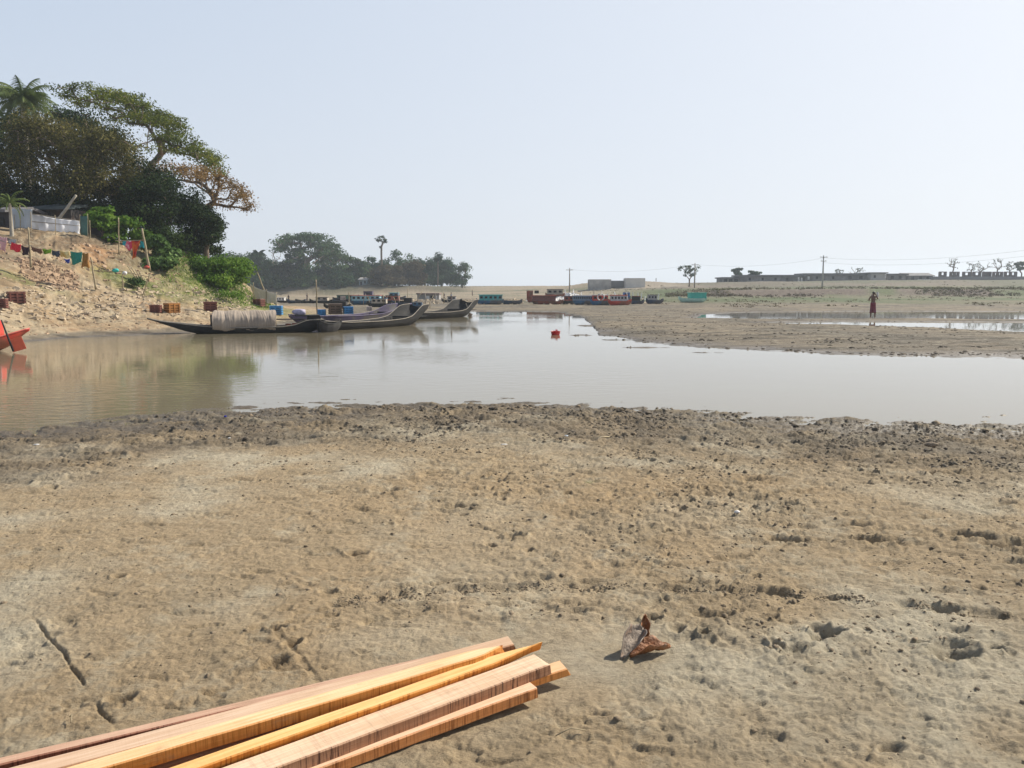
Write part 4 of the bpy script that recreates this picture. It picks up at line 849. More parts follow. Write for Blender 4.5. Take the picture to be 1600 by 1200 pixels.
# ================================================================== FAR BOATS AND BARGES
def far_boat(px0, px1, ytop, ybase, label, hullm, cabm, roofm, cab=(.15, .85), Y=None, hull_h=.4, B=1.6, windows=4, name='river_boat', bow=.25, group='boats drawn up beyond the river'):
    Y = Y or min(1.68*1200/(ybase-453), 130); k = Y/1200; L_ = (px1-px0)*k; Ht = (ybase-ytop)*k
    p = P((px0+px1)/2, ybase, Y); z0 = max(.0, hz(p[0], p[1])); o = empty(name, (p[0], p[1], z0)); tag(o, label, 'boat', group); hh = Ht*hull_h
    hull(o, L_, min(B, L_*.4), [(0,hh+bow),(.12,hh*1.05),(.5,hh*.95),(.85,hh),(1,hh+bow*.7)], [(0,hh*.7),(.12,-.05),(.85,-.05),(1,hh*.5)], [(0,.12),(.12,.6),(.35,1),(.8,1),(1,.6)], hullm, th=.03, deckz=(.08,.94,hh*.6), n=24)
    if cab:
        c0, c1 = cab; cx = ((c0+c1)/2-.5)*L_; cl = (c1-c0)*L_; ch = Ht-hh; bw = min(B, L_*.4)*.78
        m = MB(); m.box((cx, 0, hh+ch*.42), (cl, bw, ch*.84)); m.build('cabin', cabm, o, bevel=.01)
        m = MB(); m.box((cx, 0, hh+ch*.9), (cl*1.07, bw*1.12, ch*.1)); m.build('roof', roofm, o, bevel=.01)
        for i in range(windows):
            m = MB(); m.box((cx+(i+.5-windows/2)*cl/windows, -bw/2-.004, hh+ch*.5), (cl/windows*.55, .03, ch*.36)); m.build('window', DARKM, o)
    return o, L_, Ht, hh
far_boat(744, 787, 462.5, 478, 'teal houseboat with flat roof, right of the grey open boat', BLUEP, TEAL, TEAL, (.12,.95), windows=5)
far_boat(784, 816, 467, 477.5, 'slim dark blue open boat touching the teal houseboat', NAVY, NAVY, NAVY, None, hull_h=.55)
o, L_, Ht, hh = far_boat(1060, 1103, 460.5, 476, 'sea green boat with domed green cabin resting on the mud, farthest right of the boats', PALEG, GREENP, GREENP, (.36,.97), windows=0)
o, L_, Ht, hh = far_boat(823, 846, 456, 475, 'rusty red dredger with square upright stern, left end of the barge cluster', RUST, RUST, RUST, (.0,.42), windows=0, B=2)
m = MB(); m.box((.3, 0, Ht*.85), (.5, .7, .35)); m.build('engine', DARKM, o, bevel=.02)
far_boat(831, 880, 463, 477.5, 'rust brown barge piled deep with cargo, in front of the dredger', RUST, mat_simple('brown_cargo', (.17,.07,.06), .9, .4, 9, .6), RUST, (.02,.75), windows=0, B=2.2, hull_h=.35)
far_boat(874, 899, 464, 477, 'low grey barge with rusty deckhouse, between the cargo barge and the slatted blue barge', TAR2, RUST, TAR2, (.3,.9), windows=2, B=2)
far_boat(852, 882, 460, 474, 'dull brown hold barge lying behind the one piled with cargo', RUST, GREYW, TAR2, (.1,.9), windows=3, B=2)
far_boat(895, 930, 463, 478, 'blue barge with a row of white slats along its side', BLUEP, mat_simple('blue_grey_paint', (.16,.22,.30), .6, .3, 4, .2), WHITEP, (.0,.85), windows=9, B=2)
o, L_, Ht, hh = far_boat(922, 956, 462, 478.5, 'barge with bright red and white painted bow, middle of the barge cluster', BLUEP, REDP, WHITEP, (.1,.8), windows=3, B=2)
m = MB(); m.tube([(math.cos(t_)*.34-.1, -.66, hh+.38+math.sin(t_)*.34) for t_ in np.linspace(0, 2*math.pi, 17)], .07, 6, False); m.build('tyre_fender', WHITEP, o, True)
far_boat(950, 986, 463, 479, 'red hulled barge with pale wheelhouse, right of the red and white bow', REDP, mat_simple('pale_cabin', (.45,.42,.42), .7, .25, 5, .2), REDP, (.1,.8), windows=5, B=2)
far_boat(972, 985, 460, 474, 'narrow boat with deep blue cabin behind the red hulled barge', NAVY, mat_simple('deep_blue', (.03,.12,.36), .6, .2, 4, .2), WHITEP, (.1,.9), windows=1, B=1.4)
far_boat(985, 1006, 465, 478, 'small dark boat between the barges and the grey cabined boat', NAVY, TAR2, RUST, (.1,.7), windows=2)
far_boat(1009, 1036, 463, 477.5, 'small dark boat with grey arched cabin, right of the barge cluster', NAVY, TIN, TAR2, (.1,.62), windows=3)
# masts, davits of the barges
for i, (px, y0, y1, Y, lab) in enumerate([(928,450,476,84,'thin white mast on the red and white bowed barge'), (943,455,474,84,'short white davit behind the red barge bow'), (960,456,474,83,'short white davit of the red hulled barge'), (982,456,474,82,'short white davit beside the blue cabin')]):
    p = P(px, y1, Y); q = P(px-(i % 2)*3, y0, Y); m = MB(); m.tube([p, (p+q)/2, q], [.05, .045, .03], 6); tag(m.build('mast', WHITEP if i else GREYW, None, True), lab, 'mast')
# rubble and gear heaped behind the barges: posts of a jetty
grp = 'white posts of the jetty behind the barges'
pm = MB(); pm.box((0, 0, .3), (.12, .12, .6), taper=.8)
post0 = pm.build('jetty_post', WHITEP, None, bevel=.01); rg = np.random.default_rng(5)
for i in range(26):
    c = post0 if i == 0 else post0.copy()
    if i: COL.objects.link(c)
    px = 862+i*6.6+rg.uniform(-1.5, 1.5); Y = 100+rg.uniform(-3, 4); x = (px-800)/1200*Y; c.location = (x, Y, hz(x, Y)-.05); c.scale = (1, 1, .9+.9*rg.random()); c.rotation_euler = (rg.normal(0, .06), rg.normal(0, .06), rg.uniform(0, 3))
    tag(c, 'short pale post standing in the row behind the barges', 'post', grp)
# middle distance clutter of boats by the left shore
far_boat(546, 600, 463, 478, 'pale blue launch with red trimmed roof, behind the purple boat', BLUEP, mat_simple('pale_blue_paint', (.30,.50,.56), .6, .2, 4, .2), mat_simple('pink_red_paint', (.5,.16,.14), .6, .2, 4, .2), (.1,.9), windows=6, group='boats crowded beyond the left beach')
far_boat(462, 545, 467, 476, 'long low dark boat lying beyond the blue crates', TAR2, NAVY, TAR2, (.72,.9), windows=1, group='boats crowded beyond the left beach', B=1.4)
far_boat(448, 478, 467, 476, 'short dark blue boat with raised ends, left of the long low boat', NAVY, NAVY, NAVY, None, group='boats crowded beyond the left beach', hull_h=.5)
far_boat(430, 452, 466, 474.5, 'small grey boat with white cabin, right of the fishing net', TAR2, WHITEP, WHITEP, (.1,.7), windows=3, group='boats crowded beyond the left beach')
far_boat(560, 598, 457, 471, 'dark boat with purple hood, behind the pale blue launch', TAR2, PURPLE, PURPLE, (.25,.6), windows=1, group='boats crowded beyond the left beach')
far_boat(598, 634, 460, 472, 'bright blue boat heaped with gear, right of the purple hooded boat', NAVY, BLUEP, TEAL, (.3,.7), windows=2, group='boats crowded beyond the left beach')
far_boat(520, 560, 463, 473, 'green and white cabined boat, left of the pale blue launch', NAVY, mat_simple('dull_green_paint', (.08,.18,.13), .7, .3, 5, .2), TAR2, (.2,.8), windows=3, group='boats crowded beyond the left beach')

MUTR = mat_simple('faded_red', (.33, .10, .08), .7, .3, 5, .2, dirt=(.22, .15, .12)); CREAM = mat_simple('faded_cream', (.48, .42, .34), .8, .25, 5, .2, dirt=(.3, .25, .2))
G2 = 'boats crowded beyond the left beach'
for a_ in [(484, 520, 464, 474, 'low boat with cream cabin, above the blue crate left of the brown one', TAR2, CREAM, TAR2, (.3,.8), 2, 88), (600, 640, 461, 475, 'dark boat with faded red hood, right of the pale blue launch', TAR2, MUTR, TAR2, (.1,.6), 2, 80),
        (612, 652, 466, 479, 'long dark boat with low rail, below the tin shack', NAVY, TAR2, GREYW, (.5,.8), 1, 74), (574, 612, 464, 478, 'dark boat whose cream awning shows above the purple stern', TAR2, CREAM, BLUEP, (.2,.8), 3, 70),
        (506, 548, 469, 480, 'low black boat behind the brown crate', TAR, TAR2, TAR2, (.6,.85), 1, 66), (690, 722, 466, 476, 'dark boat with small grey cabin above the grey open boat stern', TAR2, TIN, TAR2, (.3,.7), 2, 90),
        (640, 668, 470, 480, 'short boat with blue cabin in front of the tin shack', NAVY, BLUEP, GREYW, (.2,.7), 2, 68)]:
    far_boat(a_[0], a_[1], a_[2], a_[3], a_[4], a_[5], a_[6], a_[7], a_[8], windows=a_[9], Y=a_[10], group=G2, B=1.7)
rg = np.random.default_rng(8)
for i in range(16):                  # short mooring poles and gear among the crowded boats
    px = 560+i*9.5+rg.uniform(-3, 3); Y = rg.uniform(66, 90); x = (px-800)/1200*Y; m = MB(); h_ = rg.uniform(.8, 1.7); m.tube([(0, 0, -.2), (rg.normal(0, .05), 0, h_*.5), (rg.normal(0, .18), 0, h_)], .035, 5)
    o = m.build('mooring_pole', GREYW if i % 2 else BAMBOO, None, True); o.location = (x, Y, hz(x, Y)); tag(o, 'thin crooked pole stuck in the mud among the crowded boats', 'pole', 'mooring poles among the crowded boats')
# ================================================================== BUILDINGS, EMBANKMENT
CONC = mat_simple('concrete', (.42, .395, .365), .9, .18, .6, .3, dirt=(.22, .21, .20))
CONCD = mat_simple('dark_concrete', (.17, .165, .165), .9, .2, .6, .3)
BRICK = mat_simple('brick', (.11, .085, .08), .9, .3, 2, .4, dirt=(.08, .075, .075))
ROOFD = mat_simple('dark_tin_roof', (.13, .125, .13), .7, .25, 1, .3)
WALLG = mat_simple('grey_wall', (.20, .19, .185), .9, .3, 1, .3, dirt=(.12, .11, .11))
def boxb(px0, px1, ytop, ybot, Y, depth, mat, name, parent=None, dz=0, ref=None, Y1=None):
    """a block whose front face spans the given photo pixels at distance Y"""
    a = P(px0, ybot, Y); b_ = P(px1, ybot, Y1 or Y); t_ = P(px0, ytop, Y)[2]; zb = (min(a[2], hz(a[0], Y), hz(b_[0], Y))-.3) if dz == 0 else a[2]
    L_ = math.hypot(b_[0]-a[0], b_[1]-a[1]); an = math.atan2(b_[1]-a[1], b_[0]-a[0])
    m = MB(); c = ((a[0]+b_[0])/2-math.sin(an)*depth/2, (a[1]+b_[1])/2+math.cos(an)*depth/2)
    off = np.array(ref.location) if ref is not None else np.zeros(3)
    m.box((c[0]-off[0], c[1]-off[1], (t_+zb)/2-off[2]), (L_, depth, t_-zb), rz=an)
    return m.build(name, mat, parent)
def house(name, label, px0, px1, yroof, yeave, ybase, Y, wallm, roofm, openings=(), depth=6, group=None, cat='building', gable=False, over=2):
    a = P((px0+px1)/2, ybase, Y); o = empty(name, a); tag(o, label, cat, group)
    boxb(px0, px1, yeave, ybase, Y, depth, wallm, 'wall', o, ref=o)
    k = Y/1200; L_ = (px1-px0+2*over)*k; ze = P(px0, yeave, Y)[2]-a[2]; zr = P(px0, yroof, Y)[2]-a[2]; m = MB()
    if gable:
        y0, y1 = -.5, depth+.5; ym = depth/2; X = L_/2
        m.add([(-X, y0, ze-.1), (X, y0, ze-.1), (X, ym, zr), (-X, ym, zr), (-X, y1, ze-.1), (X, y1, ze-.1), (-X, y0, ze+.06), (X, y0, ze+.06), (X, ym, zr+.16), (-X, ym, zr+.16), (-X, y1, ze+.06), (X, y1, ze+.06)],
              [(0, 3, 2, 1), (3, 4, 5, 2), (6, 7, 8, 9), (9, 8, 11, 10), (0, 1, 7, 6), (5, 4, 10, 11), (0, 6, 9, 3), (3, 9, 10, 4), (1, 2, 8, 7), (2, 5, 11, 8)])
    else: m.box((0, depth/2, (ze+zr)/2+.004), (L_, depth+1, max(zr-ze, .12)))
    m.build('roof', roofm, o)
    for (x0, x1, yt, yb, kind) in openings:
        m = MB(); zt = P(x0, yt, Y)[2]-a[2]; zb = P(x0, yb, Y)[2]-a[2]; m.box((((x0+x1)/2-(px0+px1)/2)*k, -.03, (zt+zb)/2), ((x1-x0)*k, .12, zt-zb)); m.build(kind, WHITEP if kind in ('shutter', 'doorway_cloth') else DARKM, o)
    return o
house('long_shed', 'small open fronted shed at the left end of the long embankment shed', 1129, 1156, 433, 435, 441, 200, WALLG, ROOFD, [(1131,1136,436,441,'doorway'), (1139,1144,436,441,'doorway'), (1147,1153,436,441,'doorway')])
house('long_shed', 'longest low grey shed on the right embankment, its roof rising gently to the right', 1156, 1255, 429.5, 432, 440, 198, WALLG, ROOFD, [(1246,1248.5,433,440,'shutter'), (1259-8,1261-8,434,440,'shutter'), (1170,1173,434,438,'window'), (1190,1193,434,438,'window'), (1210,1213,434,438,'window'), (1228,1231,434,438,'window')])
house('long_shed', 'grey shed behind the tall utility pole on the embankment', 1257, 1359, 427, 430, 437.5, 199, WALLG, ROOFD, [(1262,1265,432,437,'shutter'), (1275,1278,432,436,'window'), (1300,1303,432,436,'window'), (1325,1330,431,436,'window'), (1342,1347,431,436,'window')])
house('square_house', 'paler flat roofed block standing higher between the long sheds', 1360, 1384, 425.5, 427, 437, 197, CONC, CONCD, [(1382,1384,428,437,'doorway_cloth'), (1365,1368,430,434,'window')])
house('long_shed', 'dark shed right of the pale flat roofed block', 1386, 1416, 427.5, 430, 437, 199, WALLG, ROOFD, [(1392,1396,431,436,'window'), (1404,1408,431,436,'window')])
house('long_shed', 'low dark shed with uneven roof, ending above the white board on the bank', 1417, 1457, 427, 431, 437, 200, WALLG, ROOFD, [(1424,1428,432,437,'window'), (1436,1440,432,437,'window'), (1447,1451,432,437,'window')], gable=True)
o = boxb(1435, 1456, 436.5, 439, 190, .4, WHITEP, 'white_board', dz=1); tag(o, 'long white board lying on the bank below the dark sheds', 'board')
o = boxb(1457, 1640, 432, 438, 198, 3, CONCD, 'retaining_wall'); tag(o, 'low dark wall carrying the row of brick pillars', 'wall')
for i, (x0, x1, lab) in enumerate([(1467,1478,'leftmost pair of unfinished brick pillars on the dark wall'), (1484,1498,'brick pillar frame beneath the largest bare tree'), (1504,1516,'brick pillar frame right of the widest gap in the row'), (1520,1532,'brick pillar frame in the middle of the right group'), (1535,1548,'brick pillar frame left of the wide bare tree'), (1551,1566,'brick pillar frame under the wide bare tree'), (1569,1588,'long brick pillar frame at the right end of the row')]):
    a = P((x0+x1)/2, 432, 199); o = empty('brick_frame', a); tag(o, lab, 'brick pillars', 'unfinished brick frames on the right embankment'); k = 199/1200; n = 2 if x1-x0 < 13 else 3
    for j in range(n):
        m = MB(); m.box((((j/(n-1))-.5)*(x1-x0-3)*k, 0, .35), (.55, .55, 1.5+.2*((i+j) % 2))); m.build('pillar', BRICK, o)
    m = MB(); m.box((0, 0, 1.13-.02*(i % 3)), ((x1-x0)*k, .5, .22)); m.build('beam', BRICK, o)
    m = MB(); m.box((0, .1, .1), ((x1-x0)*k*.8, .3, .5)); m.build('infill_wall', BRICK, o)
# concrete abutment on the mound
Yc = 176
o = boxb(921, 955, 436.5, 449, Yc, 4, CONC, 'concrete_abutment'); tag(o, 'left grey concrete block of the unfinished abutment', 'abutment')
o = boxb(949, 981, 438.5, 448.5, Yc+3, 3, CONCD, 'abutment_wall'); tag(o, 'dark low wall joining the two concrete abutment blocks', 'wall')
o = boxb(978, 1008, 434.5, 448, Yc, 4, mat_simple('pale_concrete', (.58,.54,.48), .9, .15, .6, .3), 'concrete_abutment'); tag(o, 'right pale concrete block of the unfinished abutment', 'abutment')
# huts among the far trees and shacks on the flats
house('far_hut', 'pale bluish hut between the far trees', 561, 574, 434, 437, 448, 207.5, mat_simple('bluish_tin', (.16,.21,.23), .7, .2, 2, .2), TIN, [(563,566,440,448,'doorway'), (569,572,439,443,'window')], gable=True, over=1)
house('far_hut', 'hut with sloping tin roof below the big umbrella tree', 458, 473, 429, 432, 447, 208, WALLG, mat_simple('light_tin', (.45,.45,.47), .6, .15, 2, .2), [(462,465,438,446,'doorway')], gable=True, over=1)
house('riverside_shack', 'low tin shack with light cloth walls, standing on the flat behind the open boats', 652, 686, 458, 460, 471, 108, TIN, mat_simple('brown_tin', (.20,.14,.12), .7, .3, 2, .3), [(666,671,462,470,'doorway_cloth'), (673,677,462,470,'window'), (680,683,462,469,'doorway_cloth')], depth=3, over=1)
# earth cutting between the far trees
# ================================================================== LEFT BANK: FENCE, HUT
TARP = mat_simple('white_tarp', (.78, .78, .80), .6, .1, 1.2, .5, dirt=(.45, .45, .47))
TARPG = mat_simple('grey_tarp', (.42, .46, .50), .6, .12, 1.2, .5)
def sheet(name, label, cat, pts, Y, mat, amp=.03, nx=26, nz=14, group=None, freq=9, parent=None, bulge=0, thick=.01, Y2=None):
    """hanging cloth or sheet; pts are photo pixels: top-left, top-right, bottom-right, bottom-left"""
    Y2 = Y2 or Y; c = [P(*p, y) for p, y in zip(pts, (Y, Y2, Y2, Y))]; g = []; ph = random.random()*6
    for i in range(nz+1):
        v = i/nz; r_ = []
        for j in range(nx+1):
            u = j/nx; p = (c[0]*(1-u)+c[1]*u)*(1-v)+(c[3]*(1-u)+c[2]*u)*v
            d = amp*(math.sin(u*freq*2+ph+v*1.5)*.6+math.sin(u*freq*4.3+ph*2-v*2)*.4)*(.35+.65*v)+bulge*math.sin(u*math.pi)*math.sin(v*math.pi)
            r_.append((p[0]+amp*.5*math.sin(v*7+ph+u*3)*v, p[1]-d, p[2]+amp*.6*math.sin(u*freq*1.3+ph)*(v if v > .5 else 0)-amp*.8*math.sin(u*math.pi)*(1-v)))
        g.append(r_)
    m = MB(); m.grid(np.array(g)[:, ::-1]); o = m.build(name, mat, parent, True); md = o.modifiers.new('s', 'SOLIDIFY'); md.thickness = thick
    if label: tag(o, label, cat, group)
    return o
def pole(px0, py0, px1, py1, Y, r, label, mat=None, name='bamboo_pole', cat='pole', group=None, bury=.2, Y1=None):
    a = P(px0, py0, Y); b_ = P(px1, py1, Y1 or Y); d = (b_-a)/np.linalg.norm(b_-a); a = a-d*bury
    m = MB(); n = 7; pts = [a+(b_-a)*i/n+np.array([.02*math.sin(i*1.7+px0), 0, 0])*np.linalg.norm(b_-a)*.25 for i in range(n+1)]
    o = m.tube(pts, [r*(1.1-.35*i/n) for i in range(n+1)], 7).build(name, mat or BAMBOO, None, True)
    tag(o, label, cat, group); return o
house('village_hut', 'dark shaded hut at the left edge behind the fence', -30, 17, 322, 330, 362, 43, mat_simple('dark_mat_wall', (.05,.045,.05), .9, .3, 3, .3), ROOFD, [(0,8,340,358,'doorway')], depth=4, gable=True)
house('village_hut', 'shadowy tin hut under the olive tree', 58, 112, 318, 326, 350, 46.5, mat_simple('shaded_tin_wall', (.05,.045,.045), .9, .35, 3, .4, dirt=(.09,.06,.05)), mat_simple('shaded_blue_grey_tin', (.05,.065,.07), .7, .3, 3, .3), [(70,80,330,350,'doorway')], depth=4, gable=True)  # wall and roof colours darkened to imitate the shade behind the fence
fe = empty('tarpaulin_fence', P(80, 365, 42)); tag(fe, 'patched white tarpaulin fence tied to bamboo on top of the bank', 'fence')
def kid(o, par): o.parent = par; o.location = Vector(o.location)-par.location; [o.__delitem__(k) for k in ('label', 'category', 'group') if k in o]; return o
kid(sheet('tarp_panel', None, None, [(48,333),(124,345),(126,367),(49,359)], 42, TARP, .09, 60, 16, freq=9, Y2=43), fe)
s_ = sheet('tarp_panel', None, None, [(30,325),(50,327),(49,357),(32,357)], 41.5, TARPG, .04, 14, 10, freq=5); kid(s_, fe); s_['label'] = 'grey tarpaulin panel at the left end'
s_ = sheet('side_panel', None, None, [(17,326),(30,326),(32,357),(20,358)], 41.5, TARPG, .03, 8, 8, freq=4); kid(s_, fe)
s_ = sheet('green_panel', None, None, [(125,337),(136,338),(137,368),(126,367)], 42.6, mat_simple('green_tin', (.06,.14,.12), .7, .3, 3, .2), .01, 8, 6, freq=3); kid(s_, fe); s_['label'] = 'dark green corrugated panel at the right end'
for i, (x0, y0, x1, y1) in enumerate([(49,365,48,331),(32,362,31,320),(87,366,86,336),(124,372,125,335),(137,370,137,334),(24,362,22,335)]):
    kid(pole(x0, y0, x1, y1, 41.4+(x0 > 100)*1.2+(x0 > 80)*.5, .022, 'x', name='post', bury=.5), fe)
for (x0, y0, x1, y1) in [(49,346,125,353),(48,334,124,345)]:
    kid(pole(x0, y0, x1, y1, 41.85, .022, 'x', name='rail', mat=GREYW, bury=0, Y1=42.8), fe)
pole(95, 338, 119, 305, 43.5, .085, 'pale leaning tree trunk rising behind the white tarpaulin', BARK_PALE, 'leaning_trunk', 'trunk', bury=.8)
pole(141, 372, 140, 344, 43, .03, 'thin bamboo stake beside the dark green panel')
pole(186, 392, 185, 340, 42.5, .035, 'upright bamboo pole left of the red and orange laundry')
# ---- laundry
pole(48, 411, 44, 355, 35.2, .045, 'upright bamboo pole between the dark cloth and the lime cloth')
pole(149, 446, 142, 402, 36.4, .045, 'bamboo pole at the right end of the long laundry line')
pole(233, 418, 222, 357, 40.2, .06, 'leaning pale bamboo pole at the right of the red and orange laundry')
def rope(pts, r, label, mat, name='rope', cat='rope'):
    m = MB(); m.tube(pts, r, 5); o = m.build(name, mat, None, True); tag(o, label, cat); return o
def sagline(a, b_, sag, n=14): return [a*(1-t_)+b_*t_-np.array([0, 0, sag*4*t_*(1-t_)]) for t_ in np.linspace(0, 1, n)]
ROPE = mat_simple('rope_fibre', (.30, .26, .2), .9, .2, 20, .2)
rope(sagline(P(-20,367,34.6), P(45,384,35.1), .12), .012, 'left half of the long laundry rope, ending at the upright pole', ROPE)
rope(sagline(P(46,383,35.1), P(142,394,36.3), .16), .012, 'right half of the long laundry rope, between the two poles', ROPE)
rope(sagline(P(180,376,40.8), P(226,375,40.4), .02), .02, 'bamboo rail holding the red and orange laundry', BAMBOO, 'laundry_rail', 'rail')
CL = lambda n, c, d=None: mat_simple(n, c, .9, .2, 9, .2, dirt=d)
clothes = [([(-3,368),(11,371),(9,395),(0,388)], 34.8, (.62,.36,.38), 'pale pink cloth at the left edge of the long laundry line', 'sari', None),
 ([(11,371),(25,374),(24,382),(12,380)], 34.9, (.42,.46,.47), 'small pale grey patterned cloth beside the pink one', 'towel', (.08,.09,.1)),
 ([(18,378),(33,382),(31,394),(16,391)], 34.85, (.60,.03,.05), 'bright red shirt on the long laundry line', 'shirt', None),
 ([(33,383),(45,386),(46,400),(34,397)], 35.0, (.035,.02,.03), 'black cloth left of the upright pole', 'cloth', None),
 ([(48,384),(65,389),(66,396),(52,394)], 35.2, (.16,.08,.05), 'dark brown cloth right of the upright pole', 'cloth', None),
 ([(66,388),(80,389),(80,397),(67,396)], 35.35, (.22,.42,.03), 'lime green cloth on the long laundry line', 'cloth', (.1,.2,.02)),
 ([(81,390.5),(93,391.5),(93,401),(82,400)], 35.5, (.05,.06,.09), 'slate blue cloth between lime and yellow cloths', 'cloth', None),
 ([(94,391.5),(108,392.5),(109,403),(95,402)], 35.7, (.62,.42,.14), 'yellow cloth on the long laundry line', 'cloth', (.7,.6,.3)),
 ([(110,392.5),(128,393.5),(128,410),(112,414)], 35.9, (.02,.21,.17), 'large sea green cloth on the long laundry line', 'sari', None),
 ([(129,394.5),(138,395),(139,418),(128,417)], 36.1, (.34,.16,.04), 'orange brown cloth at the right end of the long laundry line', 'sari', None),
 ([(192,376),(198,376),(198,385),(192,384)], 40.7, (.03,.35,.42), 'small turquoise cloth left of the patterned red one', 'cloth', None),
 ([(198,376),(207,376),(206,392),(196,389)], 40.65, (.58,.05,.12), 'red and pink patterned cloth on the short rail', 'cloth', (.75,.4,.45)),
 ([(206,376),(219,376),(212,402),(207,405)], 40.6, (.60,.13,.02), 'long hanging orange cloth on the short rail', 'sari', (.45,.03,.03)),
 ([(219,376),(226,377),(225,387),(219,387)], 40.5, (.02,.28,.32), 'small teal cloth right of the orange one', 'cloth', None)]
for i, (pts, Y, c, lab, nm, d) in enumerate(clothes):
    sheet(nm, lab, 'laundry', pts, Y, CL('cloth_dye_%d' % i, c, d), .05, 16, 12, 'laundry drying on the left bank', 5)
sheet('cloth', 'crumpled blue cloth on the stones under the yellow laundry', 'cloth', [(100,404),(109,404),(109,411),(102,410)], 35.4, CL('blue_dye', (.05,.08,.35)), .05)
# ---- low rail, net, small things on the bank
pole(192, 451, 191, 425, 38.2, .03, 'thin post holding the middle of the low bamboo rail'); pole(222, 465, 234, 428, 38.2, .03, 'leaning stick at the right end of the low rail')
rope([P(146,423,37.5), P(170,424,37.9), P(192,424,38.1), P(232,432,38.2)], .022, 'low bamboo rail across the bank', BAMBOO, 'bamboo_rail', 'rail')
def lump(name, label, cat, px, py, Y, sx, sy, sz, mat, seed=0, group=None):
    rg = np.random.default_rng(seed+900); g = []
    for i in range(10):
        f = i/9*math.pi; g.append([(sx*math.sin(f)*math.cos(t_)*(1+.2*math.sin(3*t_+seed+i*.6)), sy*math.sin(f)*math.sin(t_)*(1+.2*math.sin(4*t_+seed)), -sz*math.cos(f)*(1+.1*math.sin(2*t_+seed))) for t_ in np.linspace(0, 2*math.pi, 15)])
    m = MB(); m.grid(np.array(g)); o = m.build(name, mat, None, True); p = P(px, py, Y); o.location = p; tag(o, label, cat, group); return o
lump('cloth_bundle', 'turquoise plastic bundle on the low bamboo rail', 'bundle', 181, 422.5, 37.9, .16, .1, .09, CL('turq', (.04,.42,.38)), 1)
lump('plastic_bag', 'white plastic bag hanging at the middle of the low bamboo rail', 'bag', 195, 427, 38, .11, .09, .1, WHITEP, 2)
lump('cloth_bundle', 'red cloth bundle at the foot of the leaning pale pole', 'bundle', 229, 417.5, 40, .14, .1, .08, REDP, 3)
# bundle of split bamboo lying down the slope
for i in range(4):
    pole(212+i*4, 434+i*1.2, 199+i*6, 415+i*2.5, 39.2-.1*i, .03, 'split bamboo lying on the slope below the red cloth bundle', name='bamboo_pole', group='split bamboo poles on the slope', bury=0)
NET = mat_simple('net', (.62, .6, .56), .9, .12, 3, .3, trans=.3)
fn_ = empty('net_fence', P(415, 470, 47)); tag(fn_, 'pale translucent fishing net stretched on poles at the foot of the grassy bank', 'fence')
kid(sheet('net', None, None, [(390,444),(416,454),(420,474),(398,466)], 48, NET, .08, 20, 8, freq=6, Y2=47), fn_); kid(sheet('net', None, None, [(416,454),(432,458),(432,475),(420,474)], 47, NET, .08, 12, 8, freq=4, Y2=46.4), fn_)
for (x, y0, y1) in [(416,476,452),(432,477,456),(396,464,441)]: kid(pole(x, y0, x, y1, 47, .03, 'x', name='post'), fn_)
pole(414, 457, 402, 425, 50, .045, 'leaning bamboo mast behind the fishing net'); pole(496, 500, 494, 437, 39, .04, 'tall upright bamboo pole among the moored boats')
pole(546, 478, 545, 456, 70, .05, 'short upright pole behind the blue crates')
# ---- crates
def crate_proto(col, nm, s=(.52, .42, .40)):
    mat = mat_simple('crate_%s' % nm, col, .6, .2, 6, .3, dirt=tuple(np.array(col)*.6)); dark = mat_simple('crate_in_%s' % nm, tuple(np.array(col)*.35), .8, .2, 6, .1)
    o = empty('slatted_crate', (0, -50, 0)); x, y, z = s
    m = MB(); m.box((0, 0, z*.5), (x*.93, y*.93, z*.96)); m.build('shade_core', dark, o)  # solid core in a darkened crate colour, standing for the shade between slats
    m = MB()
    for k in range(4):
        zz = z*(.12+.26*k)
        m.box((0, -y/2, zz), (x, .02, z*.17)); m.box((0, y/2, zz), (x, .02, z*.17)); m.box((-x/2+.002, 0, zz), (.02, y-.024, z*.165)); m.box((x/2-.002, 0, zz), (.02, y-.024, z*.165))
    m.build('slats', mat, o)
    for sx in (-1, 0, 1):
        for sy in (-1, 1):
            m = MB(); m.box((sx*(x/2-.05), sy*(y/2+.018), z/2), (.05, .016, z)); m.build('batten', mat, o)
    m = MB(); m.box((0, 0, z+.012), (x*1.03, y*1.05, .022)); m.build('lid', mat_simple('crate_lid_%s' % nm, tuple(np.clip(np.array(col)*1.1+.06, 0, 1)), .7, .25, 6, .3, dirt=(.35,.27,.2)), o, bevel=.004)
    return o
protos = {'red': crate_proto((.17, .058, .042), 'red'), 'orange': crate_proto((.38, .16, .035), 'orange'), 'blue': crate_proto((.04, .22, .48), 'blue'), 'brown': crate_proto((.14, .09, .06), 'brown'), 'white': crate_proto((.55, .45, .4), 'white')}
used = set()
def crate(kind, px, py, label, wpx, rz=.3, Y=None, group='slatted crates on the left shore'):
    if Y is None: p = onG(px, py)
    else: p = P(px, py, Y)
    pr = protos[kind]; o = pr if kind not in used else copy_tree(pr); used.add(kind)
    s = wpx*p[1]/1200/.62; o.location = p; o.scale = (s, s, s); o.rotation_euler = (0, 0, rz); tag(o, label, 'crate', group)
crate('red', 26, 475, 'large dark red slatted crate standing alone on the sand at the left', 27, .75)
crate('red', 1, 482, 'dark red crate cut by the left picture edge', 22, .3)
crate('red', 244, 489, 'smallest dark red crate, left of the orange crate', 18, .12)
crate('orange', 269, 489.5, 'orange slatted crate on the sand above the thin bow', 23, .9)
crate('red', 329, 487, 'dark red crate partly hidden by the canvas cover, nearer the orange crate', 23, .4)
crate('red', 405, 479, 'dark red crate left of the big blue crate, just above the canvas', 17, -.35)
